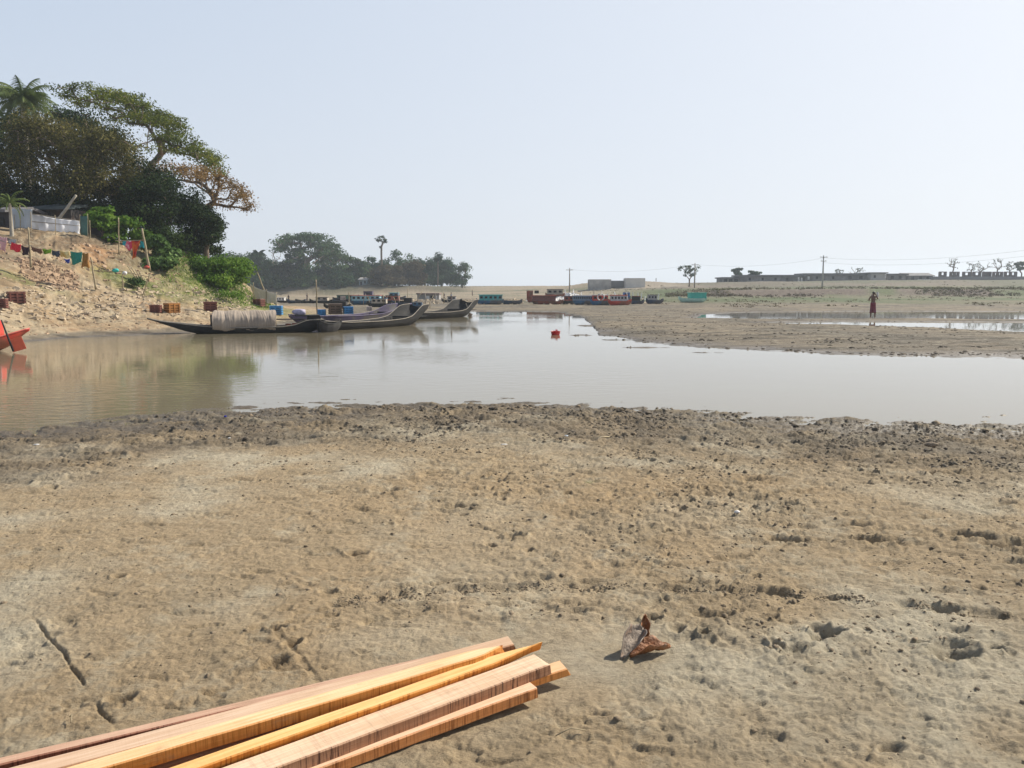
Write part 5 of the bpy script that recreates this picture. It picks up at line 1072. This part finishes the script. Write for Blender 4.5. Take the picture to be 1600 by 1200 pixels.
crate('blue', 432, 492, 'big blue slatted crate at the right end of the canvas cover', 21, .1)
crate('blue', 503, 493, 'small blue crate lying on the purple boat, left of the brown crate', 14, .1, 38.0)
crate('blue', 544, 490.5, 'blue crate on the purple boat, right of the brown crate', 17, .4, 38.6)
crate('brown', 524, 491, 'brown crate with green bottles showing, between two blue crates', 24, .3, 38.3)
crate('white', 577, 485.5, 'pale cream box standing behind the purple boat', 10, .2, 40.5)
crate('white', 536, 469, 'pale box on a far boat above the blue crates', 9, .2, 82)
# planks and rubbish boards on the shore near the crates
for i, (px, py, w_, an, lab) in enumerate([(350,489,.9,.3,'flat grey board on the sand right of the half hidden red crate'), (375,484,.8,-.2,'board leaning on the sand behind the canvas cover'), (395,477,.9,.5,'thin board up the slope left of the net'), (300,486,.6,.1,'short board on the sand right of the orange crate')]):
    p = onG(px, py); m = MB(); m.box((0, 0, .03), (w_, .18, .035), M=Matrix.Rotation(.12, 3, 'Y')); o = m.build('loose_board', GREYW, None, bevel=.004); o.location = p; o.rotation_euler = (0, 0, an); tag(o, lab, 'board')
# ---- rubble
def rubble(name, label, n, sampler, smin, smax, mat, seed, flat=.45):
    rg = np.random.default_rng(seed); m = MB(); XY = sampler(rg, n); ZZ = hzv(XY[0], XY[1]) if XY[1].max() < 61 else base_h(XY[0], XY[1])
    for x, y, z in zip(XY[0], XY[1], ZZ):
        s = rg.uniform(smin, smax)*(1 if rg.random() > .12 else 1.6)
        Mx = Matrix.Rotation(rg.uniform(-.5, .5), 3, 'X') @ Matrix.Rotation(rg.uniform(-.5, .5), 3, 'Y') @ Matrix.Rotation(rg.uniform(0, 6.28), 3, 'Z')
        V = [Mx @ Vector((i*s*(.5+.25*rg.random()), j*s*(.3+.25*rg.random()), l*s*flat*.5*(.6+.6*rg.random()))) for (i, j, l) in [(-1,-1,-1),(1,-1,-1),(1,1,-1),(-1,1,-1),(-.8,-.8,1),(.8,-.8,1),(.8,.8,1),(-.8,.8,1)]]
        m.add([(v.x+x, v.y+y, v.z+z+s*.05) for v in V], [(0,3,2,1),(4,5,6,7),(0,1,5,4),(1,2,6,5),(2,3,7,6),(3,0,4,7)])
    o = m.build(name, mat, None); tag(o, label, 'rubble', kind='stuff'); return o
ROCK = mat_simple('pale_rock', (.41, .325, .225), .95, .3, 3, .5, dirt=(.30,.23,.16)); ROCK2 = mat_simple('brown_rock', (.33, .23, .15), .95, .35, 3, .5)
def samp(px0, px1, z0, z1, y0=25, y1=50):
    def f(rg, n):
        px = rg.uniform(px0, px1, n*30); y = rg.uniform(y0, y1, n*30); x = (px-800)/1200*y; z = hzv(x, y)
        k = (z > z0) & (z < z1) & (rg.random(n*30) < .2+.95*ss(-.2, .3, fbm(x*.5, y*.5, 3, 2)))
        return x[k][:n], y[k][:n]
    return f
rubble('rubble', 'pale broken stones scattered over the lower slope of the left bank', 2000, samp(-60, 400, .55, 1.9), .06, .19, ROCK, 1)
rubble('rubble', 'small pebbles and clods along the sandy beach at the left', 600, samp(-60, 430, .15, .7), .03, .10, ROCK2, 2)
rubble('rubble', 'stacked dark stones of the retaining heap under the long laundry line', 700, lambda rg, n: (lambda px, y: ((px-800)/1200*y, y))(rg.uniform(40, 128, n), rg.uniform(35.2, 37.4, n)), .10, .2, ROCK2, 3, .7)
rubble('rubble', 'brown clods on the upper slope of the left bank', 600, samp(-60, 330, 1.9, 4.2), .05, .16, ROCK2, 4, .7)
rubble('rubble', 'pale heap of sacks and stones piled behind the barge cluster', 700, lambda rg, n: (lambda px, y: ((px-800)/1200*y, y))(rg.normal(890, 20, n), rg.normal(96.5, 1.2, n)), .15, .5, WHITEP, 7, .6)
rubble('rubble', 'heaped stones and gear along the far water edge', 900, lambda rg, n: (lambda px, y: ((px-800)/1200*y, y))(rg.uniform(560, 1010, n), rg.uniform(80, 110, n)), .06, .28, ROCK, 5, .6)
# ================================================================== POLES AND WIRES
for (px, y0, y1, Y, r, lab) in [(890,447,419,170,.13,'utility pole standing left of the concrete abutment'), (1086,444,411,165,.13,'utility pole beside the small lone tree'), (1287,447,399,150,.15,'tallest utility pole in front of the long shed')]:
    a = P(px, y1, Y); zb = hz(a[0], a[1]); o = empty('utility_pole', (a[0], a[1], zb)); tag(o, lab, 'utility pole'); h = a[2]-zb
    m = MB(); m.tube([(0, 0, -.3), (.03, 0, h/2), (0, 0, h)], [r*1.2, r, r*.75], 8); m.build('post', GREYW if px != 1287 else CONC, o, True)
    for q, zz in enumerate((h-.35, h-1.1) if px == 1287 else (h-.4,)):
        m = MB(); m.box((0, -.12, zz), (1.5-.4*q, .1, .1)); m.build('crossarm', GREYW, o)
        for sx in (-.6, 0, .6):
            m = MB(); m.tube([(sx*(1-.3*q), -.12, zz+.05), (sx*(1-.3*q), -.12, zz+.14), (sx*(1-.3*q), -.12, zz+.22)], [.04, .055, .03], 6); m.build('insulator', WHITEP, o)
WIRE = mat_simple('wire', (.12, .12, .13), .6, .1, 3, 0)
for i, (dz, lab) in enumerate([(0, 'upper power line running right from the tallest utility pole'), (-.9, 'lower power line running right from the tallest utility pole')]):
    rope(sagline(P(1287,403,150)+np.array([0, 0, dz]), P(1640,386,118)+np.array([0, 0, dz]), 1.0, 30), .012, lab, WIRE, 'power_line', 'cable')
rope(sagline(P(1287,403,150), P(1086,413,165), .9, 30), .012, 'power line between the two right utility poles', WIRE, 'power_line', 'cable')
rope(sagline(P(1086,413,165), P(890,421,170), .9, 30), .012, 'power line between the two left utility poles', WIRE, 'power_line', 'cable')
# ================================================================== PEOPLE
SKIN = mat_simple('skin_brown', (.14, .07, .045), .5, .12, 6, .1); HAIR = mat_simple('hair_black', (.012, .01, .01), .6, .2, 20, .2)
def skin_fig(name, joints, edges, radii, mat, parent, sub=2):
    me = bpy.data.meshes.new(name); me.from_pydata(joints, edges, []); o = bpy.data.objects.new(name, me); COL.objects.link(o); o.parent = parent
    o.modifiers.new('skin', 'SKIN'); me.materials.append(mat)
    for v, r in zip(me.skin_vertices[0].data, radii): v.radius = (r, r) if not isinstance(r, tuple) else r
    me.skin_vertices[0].data[0].use_root = True
    s = o.modifiers.new('sub', 'SUBSURF'); s.levels = sub; s.render_levels = sub
    o.modifiers['skin'].use_smooth_shade = True
    return o
def person(label, loc, rz, h, wrap, armpose, shirt=None, detail=True, group=None, stride=.09):
    s = h/1.65; o = empty('person', loc, rz); tag(o, label, 'person', group)
    J = [(0,0,.93),(0,0,1.05),(0,.01,1.20),(0,0,1.34),(0,0,1.42),(0,-.02,1.50),(0,-.03,1.58),            # 0-6 pelvis..head
         (-.09,0,.86),(-.10,-.01,.48),(-.10,.02,.08),(-.105,-.10,.03),(.09,0,.86),(.10+stride*.3,-.01,.48),(.10+stride*.4,.02,.08),(.11+stride*.4,-.10,.03)]
    Rr = [(.125,.09),(.115,.08),(.14,.09),(.14,.085),.05,.075,(.07,.085), .082,.055,.038,(.035,.025), .082,.055,.038,(.035,.025)]
    E = [(0,1),(1,2),(2,3),(3,4),(4,5),(5,6),(0,7),(7,8),(8,9),(9,10),(0,11),(11,12),(12,13),(13,14)]
    for sgn, (elb, wr, hand) in zip((-1, 1), armpose):
        b0_ = len(J); J += [(sgn*.17,0,1.35), elb, wr, hand]; Rr += [.052,.04,.027,(.035,.02)]; E += [(3,b0_),(b0_,b0_+1),(b0_+1,b0_+2),(b0_+2,b0_+3)]
        if detail:
            hd = np.array(hand)-np.array(wr); hd = hd/np.linalg.norm(hd); sd_ = np.cross(hd, (0, 1, .2)); sd_ /= np.linalg.norm(sd_)
            for q in range(4):
                i = len(J); p0 = np.array(hand)+hd*.03+sd_*(q-1.5)*.018; J += [tuple(p0), tuple(p0+hd*(.045-.006*abs(q-1.3))+np.array([0, -.012, -.006]))]; Rr += [.010, .007]; E += [(b0_+3, i), (i, i+1)]
            i = len(J); p0 = np.array(wr)+hd*.03+sd_*.035; J += [tuple(p0), tuple(p0+hd*.03+sd_*.02)]; Rr += [.011, .008]; E += [(b0_+3, i), (i, i+1)]
    J = [tuple(np.array(j)*s) for j in J]; Rr = [tuple(np.array(r)*s) if isinstance(r, tuple) else r*s for r in Rr]
    skin_fig('body', J, E, Rr, SKIN, o, 2 if detail else 1)
    g = []
    z1, z0 = wrap[1], wrap[2]
    for i in range(12):
        v = i/11; z = z1+(z0-z1)*v; rx = .14+.03*v; ry = .10+.05*v
        g.append([((rx+.012*v*math.sin(7*t_+i*.3))*math.cos(t_)*s+.01*v, (ry+.014*v*math.sin(9*t_))*math.sin(t_)*s, z*s+.012*math.sin(t_*3)*v) for t_ in np.linspace(0, 2*math.pi, 33)])
    m = MB(); m.grid(np.array(g)); c_ = m.build('wrapped_skirt', wrap[0], o, True); md = c_.modifiers.new('s', 'SOLIDIFY'); md.thickness = .008
    if shirt:
        g = [];
        for i in range(7):
            v = i/6; z = .92+.46*v; rx = [.15,.15,.16,.17,.185,.17,.08][i]; ry = [.115,.11,.115,.12,.115,.10,.06][i]
            g.append([(rx*math.cos(t_)*s, ry*math.sin(t_)*s, z*s) for t_ in np.linspace(0, 2*math.pi, 25)])
        m = MB(); m.grid(np.array(g)); m.build('shirt', shirt, o, True)
    g = []
    for i in range(8):
        f = i/7*math.pi*.62; g.append([(.082*math.sin(f)*math.cos(t_)*s, (-.022+.098*math.sin(f)*math.sin(t_)+(.012 if math.sin(t_) > 0 else 0))*s, (1.575+.095*math.cos(f))*s) for t_ in np.linspace(0, 2*math.pi, 21)])
    m = MB(); m.grid(np.array(g)); m.build('hair', HAIR, o, True)
    return o
px_ = P(1363, 497, 47.2); zp = max(hz(px_[0], px_[1]), -.02)
MAROON = mat_simple('maroon_cloth', (.16, .02, .035), .9, .4, 5, .3, dirt=(.05, .03, .10))
person('bare chested person in maroon wrap standing at the pool edge, arms raised', (px_[0], px_[1], zp), -.5, 1.66, (MAROON, 1.0, .38),
       [((-.25,-.09,1.12), (-.13,-.24,1.32), (-.08,-.23,1.43)), ((.26,-.06,1.20), (.15,-.17,1.43), (.10,-.13,1.53))])
m = MB(); g = []
for i in range(9):
    v = i/8; g.append([(.10+.05*math.sin(t_*2+v*4)*.4+.06*math.cos(t_)*(1-.3*v), -.10+.05*math.sin(t_), 1.64-.30*v+.01*math.sin(5*t_)) for t_ in np.linspace(0, 2*math.pi, 13)])
m.grid(np.array(g)); q = m.build('white_towel', WHITEP, None, True); q.location = (px_[0]+.08, px_[1]-.02, zp); tag(q, 'small white towel held up beside the head of the person at the pool', 'towel')
down = [((-.22,.02,1.10), (-.23,-.06,.88), (-.23,-.08,.80)), ((.22,.02,1.10), (.23,-.06,.88), (.23,-.08,.80))]
DK = mat_simple('dark_shirt', (.05, .05, .07), .9, .3, 6, .2); LT = mat_simple('light_shirt', (.45, .42, .42), .9, .2, 6, .2); BW = mat_simple('brown_wrap', (.15, .1, .08), .9, .3, 6, .2)
for i, (px, yb, hp, sh, lab) in enumerate([(451,469.5,9.5,DK,'dark clothed far figure standing left of the short dark blue boat'), (516,461,7.5,DK,'left of the two small figures walking on the far beach'), (520,461.2,7.2,LT,'right, pale shirted one of the two small figures on the far beach'),
        (738,464,9,DK,'lone dark figure on the far beach above the teal houseboat'), (705,470,10,mat_simple('blue_shirt', (.05,.14,.28), .9, .2, 6, .2),'blue shirted figure on the raised stern of the grey open boat'), (1025,443,5.5,DK,'tiny figure on the crest right of the abutment'),
        (480,470,7,DK,'small figure seated on the dark blue boat'), (694,467,7,DK,'small dark figure right of the tin shack')]):
    Y = {0:105, 1:212, 2:213, 3:170, 4:52, 5:190, 6:96, 7:112}[i]; p = P(px, yb, Y); z = p[2] if i in (4, 6) else hz(p[0], p[1]); hgt_ = min(hp*Y/1200, 1.7)
    person(lab, (p[0], p[1], z), .4*i, max(hgt_, .55 if i == 4 else .9), (BW, .98, .25), down, sh, False, None)
# ================================================================== FOREGROUND THINGS
def mat_plank(name, c1, c2, cend, saw=.5, seed=0, streak=None, topm=.05):
    m = bpy.data.materials.new(name); t, b = nodes(m); N = t.nodes; L = t.links; tc = N.new('ShaderNodeTexCoord')
    def mp(s, lx=0):
        q = N.new('ShaderNodeMapping'); q.inputs['Scale'].default_value = s; q.inputs['Location'].default_value = (seed*3.1, seed, 0); L.new(tc.outputs['Object'], q.inputs[0]); return q
    def nz(q, s, d=6, r=.6):
        n = N.new('ShaderNodeTexNoise'); n.inputs['Scale'].default_value = s; n.inputs['Detail'].default_value = d; n.inputs['Roughness'].default_value = r; L.new(q.outputs[0], n.inputs['Vector']); return n
    gr_ = nz(mp((2.2, 60, 60)), 1.6, 8); bl = nz(mp((.8, 3, 3)), 1.2, 4); cut = nz(mp((75, 5, 3.0)), 1.3, 5, .7); cut2 = nz(mp((9, 2, 2)), 1.0, 5)
    r1 = N.new('ShaderNodeValToRGB'); e = r1.color_ramp.elements; e[0].position = .40; e[0].color = (*c1, 1); e[1].position = .60; e[1].color = (*c2, 1)
    ad = N.new('ShaderNodeMath'); ad.operation = 'MULTIPLY_ADD'; ad.inputs[1].default_value = .5; L.new(gr_.outputs['Fac'], ad.inputs[0])
    m2 = N.new('ShaderNodeMath'); m2.operation = 'MULTIPLY'; m2.inputs[1].default_value = .5; L.new(bl.outputs['Fac'], m2.inputs[0]); L.new(m2.outputs[0], ad.inputs[2]); L.new(ad.outputs[0], r1.inputs[0])
    rc = N.new('ShaderNodeMapRange'); rc.inputs[1].default_value = .48; rc.inputs[2].default_value = .60; L.new(cut.outputs['Fac'], rc.inputs[0])
    rk = N.new('ShaderNodeMapRange'); rk.inputs[1].default_value = .36; rk.inputs[2].default_value = .56; L.new(cut2.outputs['Fac'], rk.inputs[0])
    # saw marks are strongest on the sawn edges (object y faces)
    ge = N.new('ShaderNodeNewGeometry'); vt = N.new('ShaderNodeVectorTransform'); vt.vector_type = 'NORMAL'; vt.convert_from = 'WORLD'; vt.convert_to = 'OBJECT'; L.new(ge.outputs['Normal'], vt.inputs[0])
    sx = N.new('ShaderNodeSeparateXYZ'); L.new(vt.outputs[0], sx.inputs[0]); ab = N.new('ShaderNodeMath'); ab.operation = 'ABSOLUTE'; L.new(sx.outputs[1], ab.inputs[0])
    ma = N.new('ShaderNodeMath'); ma.operation = 'MULTIPLY_ADD'; ma.inputs[1].default_value = 1.0-topm; ma.inputs[2].default_value = topm; L.new(ab.outputs[0], ma.inputs[0])
    q1 = N.new('ShaderNodeMath'); q1.operation = 'MULTIPLY'; L.new(rc.outputs[0], q1.inputs[0]); L.new(ma.outputs[0], q1.inputs[1])
    q2 = N.new('ShaderNodeMath'); q2.operation = 'MULTIPLY'; L.new(q1.outputs[0], q2.inputs[0]); L.new(rk.outputs[0], q2.inputs[1])
    q3 = N.new('ShaderNodeMath'); q3.operation = 'MULTIPLY'; q3.inputs[1].default_value = saw; q3.use_clamp = True; L.new(q2.outputs[0], q3.inputs[0])
    mx = N.new('ShaderNodeMix'); mx.data_type = 'RGBA'; mx.inputs[7].default_value = (*(np.array(cend)*.8), 1); L.new(q3.outputs[0], mx.inputs[0]); L.new(r1.outputs[0], mx.inputs[6])
    # the side faces (object y) are tinted deeper and more orange than the top
    m3 = N.new('ShaderNodeMix'); m3.data_type = 'RGBA'; m3.blend_type = 'MULTIPLY'; m3.inputs[7].default_value = (*(streak or (.92, .60, .30)), 1); L.new(ab.outputs[0], m3.inputs[0]); L.new(mx.outputs[2], m3.inputs[6])
    st = nz(mp((2.2, 5, 5)), 1.7, 8, .7); rs_ = N.new('ShaderNodeMapRange'); rs_.inputs[1].default_value = .56; rs_.inputs[2].default_value = .70; rs_.inputs[4].default_value = .55; L.new(st.outputs['Fac'], rs_.inputs[0])
    m4 = N.new('ShaderNodeMix'); m4.data_type = 'RGBA'; m4.inputs[7].default_value = (.30, .20, .12, 1); L.new(rs_.outputs[0], m4.inputs[0]); L.new(m3.outputs[2], m4.inputs[6])
    L.new(m4.outputs[2], b.inputs['Base Color']); b.inputs['Roughness'].default_value = .75; b.inputs['Specular IOR Level'].default_value = .25
    bp = N.new('ShaderNodeBump'); bp.inputs['Strength'].default_value = .2; bp.inputs['Distance'].default_value = .004; L.new(cut.outputs['Fac'], bp.inputs['Height'])
    bq = N.new('ShaderNodeBump'); bq.inputs['Strength'].default_value = .4; bq.inputs['Distance'].default_value = .003; L.new(gr_.outputs['Fac'], bq.inputs['Height']); L.new(bp.outputs[0], bq.inputs['Normal']); L.new(bq.outputs[0], b.inputs['Normal'])
    return m
ZG = hz(-.2, 2.7)+.014
def plank(label, pr, pl, z, w_, th, mat, seed, end='chip', roll=0, length=3.0, bow=.008, wob=.0016, tip=0, dz_l=0):
    """pr, pl: photo pixels on the middle of the top face at the far right end and further left"""
    rg = np.random.default_rng(seed); a = G(*pr, z); b_ = G(*pl, z+dz_l); d = b_-a; L0 = np.linalg.norm(d); d /= L0
    n = 60; V = []; prof_n = 10
    for i in range(n+1):
        t_ = i/n; x = t_*length; tw = 1.0
        if tip and x < tip: tw = max(.12, x/tip)
        e1 = wob*math.sin(x*5+seed)+wob*.5*math.sin(x*17+seed*2); e2 = wob*math.sin(x*4.1+seed*3)+wob*.5*math.sin(x*21+seed)
        y0 = -w_/2*tw+e1; y1 = w_/2*tw+e2; z0 = -th; z1 = .0008*math.sin(x*3+seed); by = bow*math.sin(t_*math.pi)
        if tip: y0 = max(y0, -w_/2); y1 = y0+w_*tw if seed % 2 else y1
        c = .004
        ring = [(y0+c, z0), (y1-c, z0), (y1, z0+c), (y1, z1-c), (y1-c, z1), (y0+c, z1), (y0, z1-c), (y0, z0+c)]
        xo = np.zeros(8)
        if i == 0 and end == 'chip': xo = np.array([.008, -.004, -.006, .008, .01, -.005, -.007, .004])+rg.normal(0, .004, 8)
        if i == 0 and end == 'cut': xo = np.array([0, .0, .0, .004, .004, 0, 0, 0.])
        for q, (yy, zz) in enumerate(ring): V.append((x+xo[q], yy+by, zz))
    F = [tuple(range(8))]+[(i*8+j, (i+1)*8+j, (i+1)*8+(j+1) % 8, i*8+(j+1) % 8) for i in range(n) for j in range(8)]+[tuple(n*8+k for k in range(8))[::-1]]
    o = link_mesh('plank', V, F, mat, None, False); an = math.atan2(d[1], d[0]); el = math.asin(d[2])
    o.rotation_mode = 'QUATERNION'; o.rotation_quaternion = (Matrix.Rotation(an, 3, 'Z') @ Matrix.Rotation(-el, 3, 'Y') @ Matrix.Rotation(roll, 3, 'X')).to_quaternion(); o.location = a
    # the ring runs about +y = away from camera for a plank that points left and towards the camera
    tag(o, label, 'plank', 'freshly sawn planks stacked on the mud'); return o
PK = (.70, .47, .32); OR = (.66, .34, .10)
plank('front plank of the stack, pale pink top, lying lowest and nearest the camera', (830,1067), (455,1200), ZG+.042, .088, .042, mat_plank('plank_pink', (.68,.43,.27), (.84,.62,.44), (.35,.19,.10), 1.0, 1, (.80,.48,.24)), 1, 'cut')
plank('wide greyish pink plank with dark saw marks, second from the camera', (846,1030), (380,1200), ZG+.085, .105, .045, mat_plank('plank_grey', (.62,.42,.27), (.80,.60,.43), (.16,.10,.08), 1.3, 2, (.58,.42,.34), .16), 2, 'chip')
plank('short orange end sticking out under the greyish pink plank', (880,1038), (560,1137), ZG+.038, .075, .034, mat_plank('plank_under', (.55,.33,.17), (.70,.46,.27), (.3,.17,.1), .8, 3), 3, 'chip', length=1.6)
plank('thin orange plank with a pointed splintered end', (846,1003), (330,1182), ZG+.112, .045, .038, mat_plank('plank_orange', (.66,.33,.10), (.82,.54,.24), (.36,.15,.05), .8, 4, (.90,.60,.28)), 4, 'chip', roll=-.25, tip=.25)
plank('dark reddish brown plank in the gap behind the pointed orange one', (770,1030), (318,1168), ZG+.075, .075, .04, mat_plank('plank_brown', (.33,.17,.09), (.50,.30,.18), (.16,.07,.05), 1.0, 5, (.7,.5,.4)), 5, 'chip')
plank('yellow orange plank on top of the stack', (785,1008), (318,1143), ZG+.135, .066, .045, mat_plank('plank_yellow', (.72,.44,.22), (.86,.62,.38), (.42,.2,.06), .9, 6, (.88,.55,.22)), 6, 'chip', tip=.12)
plank('pale plank right behind the yellow orange one, its end split', (797,1000), (318,1127), ZG+.095, .08, .04, mat_plank('plank_pale', (.52,.34,.22), (.68,.50,.36), (.3,.17,.1), .9, 7, (.8,.6,.45)), 7, 'chip')
plank('thin rose brown plank at the back of the stack', (758,1008), (318,1112), ZG+.045, .045, .045, mat_plank('plank_rose', (.42,.24,.16), (.58,.38,.27), (.2,.09,.07), 1.0, 8, (.62,.36,.30)), 8, 'cut')
# dry curled leaves
def leaf_mesh(o_name, label, base_px, w_, l_, rz, curl, lift, mat, seed, z=.0, fold=.6):
    p = G(*base_px, .17); p[2] = top_z(p[0], p[1])-.002+z; g = []
    for i in range(15):
        u = i/14; half = w_/2*math.sin(math.pi*min(1, u*.96+.03))**.7*(1+.08*math.sin(u*19+seed)); r_ = []
        for j in range(9):
            v = j/4-1; x = (u-.5)*l_; y = half*v*math.cos(fold*abs(v)); zz = half*abs(v)*math.sin(fold*(.4+abs(v)))*1.1+lift*u*u+curl*math.sin(u*math.pi*1.3)+.007*math.sin(u*14+v*5+seed)
            r_.append((x, y, zz))
        g.append(r_)
    m = MB(); m.grid(np.array(g)); o = m.build(o_name, mat, None, True); md = o.modifiers.new('s', 'SOLIDIFY'); md.thickness = .0025; o.location = p; o.rotation_euler = (0, 0, rz); tag(o, label, 'leaf', None); return o
LFM = mat_simple('dry_leaf', (.30, .13, .055), .6, .35, 22, .5, dirt=(.20, .15, .12)); LFG = mat_simple('dry_leaf_grey', (.26, .21, .17), .7, .35, 22, .5, dirt=(.35,.17,.08))
leaf_mesh('dry_leaf', 'curled rust brown leaf lying flat, right of the grey curled one', (1016,1024), .11, .19, .25, .012, .035, LFM, 1, .0)
lf_ = leaf_mesh('dry_leaf', 'upright curled grey brown leaf, left one of the fallen pair', (985,1018), .13, .20, 1.15, .012, .05, LFG, 2, .02, .9)
lf_.rotation_euler = (.35, -.15, 1.0)
leaf_mesh('dry_leaf', 'small pointed brown leaf tip standing behind the other two fallen leaves', (1004,992), .07, .12, 1.4, .0, .05, LFM, 3, .02, .9).rotation_euler = (.2, -.65, 1.5)
# litter
for i, (px, py, sx, sy, sz, mat, nm, lab, ct) in enumerate([(1151,816,.035,.025,.02,WHITEP,'plastic_scrap','crumpled white plastic scrap on the right half of the mud','litter'), (788,695,.06,.03,.008,WHITEP,'paper_scrap','flat white scrap near the trampled shore','litter'),
        (885,682,.04,.03,.02,TARPG,'plastic_scrap','pale bluish plastic scrap by the trampled shore','litter'), (352,651,.03,.02,.02,CL('blue_plastic',(.03,.04,.35)),'plastic_scrap','tiny deep blue plastic scrap on the wet left shore','litter'),
        (358,681,.03,.02,.015,WHITEP,'paper_scrap','small white scrap right of the wet left shore','litter'), (1455,697,.12,.07,.05,mat_simple('mud_clod',(.22,.17,.12),.95,.3,9,.6),'mud_clod','large brown clod near the right shore','clod'),
        (57,691,.05,.03,.012,WHITEP,'plastic_scrap','white scrap near the left picture edge of the mud','litter')]):
    p = G(px, py, .1); p[2] = top_z(p[0], p[1])+sz*.6; o = lump(nm, lab, ct, 800, 500, 10, sx*.6, sy*.6, sz*.6, mat, i); o.location = p
for i, (px0, py0, px1, py1, lab) in enumerate([(868,1168,915,1160,'thin pale straw right of the plank stack'), (930,676,952,671,'pale bent stick by the trampled shore'), (110,1135,112,1144,'tiny pale straw in the lower left mud'), (118,700,140,697,'thin pale stick on the left mud')]):
    a = G(px0, py0, .17); b_ = G(px1, py1, .17); a[2] = top_z(a[0], a[1])+.01; b_[2] = top_z(b_[0], b_[1])+.012; m = MB(); m.tube([a, (a+b_)/2+np.array([0, .01, .012]), b_], .002+.006*(i == 1), 5); tag(m.build('straw', BAMBOO, None, True), lab, 'stick')
# red basin floating
p = G(868, 523, 0); o = empty('plastic_basin', p); tag(o, 'red plastic basin floating alone on the river', 'basin'); g = []
for r_, z_ in [(.001,.0),(.13,.0),(.155,.015),(.175,.09),(.188,.165),(.20,.17),(.20,.158),(.193,.158),(.182,.15),(.165,.09),(.14,.02),(.001,.015)]:
    g.append([(r_*math.cos(t_), r_*math.sin(t_), z_-.025) for t_ in np.linspace(0, 2*math.pi, 33)])
m = MB(); m.grid(np.array(g)); m.build('bowl', mat_simple('red_plastic', (.55,.025,.03), .35, .08, 4, 0), o, True)
m = MB(); m.box((.04, 0, .14), (.10, .07, .14), taper=.8); q = m.build('tin_can', mat_simple('pink_plastic', (.6,.25,.25), .5, .1, 4, .1), None, bevel=.01); q.location = p; tag(q, 'small pinkish can standing inside the red basin', 'can')
# ================================================================== HAZE
hm = bpy.data.materials.new('haze_air'); hm.use_nodes = True; t = hm.node_tree; t.nodes.clear(); ou = t.nodes.new('ShaderNodeOutputMaterial'); pv = t.nodes.new('ShaderNodeVolumePrincipled')
pv.inputs['Color'].default_value = (.80, .89, 1.0, 1); pv.inputs['Density'].default_value = .00055; pv.inputs['Anisotropy'].default_value = .3
t.links.new(pv.outputs[0], ou.inputs['Volume'])
m = MB(); m.box((0, 700, 22), (5200, 1800, 50)); hzb = m.build('haze', hm, None); tag(hzb, 'pale haze in the air over the river flats', 'haze', kind='stuff')
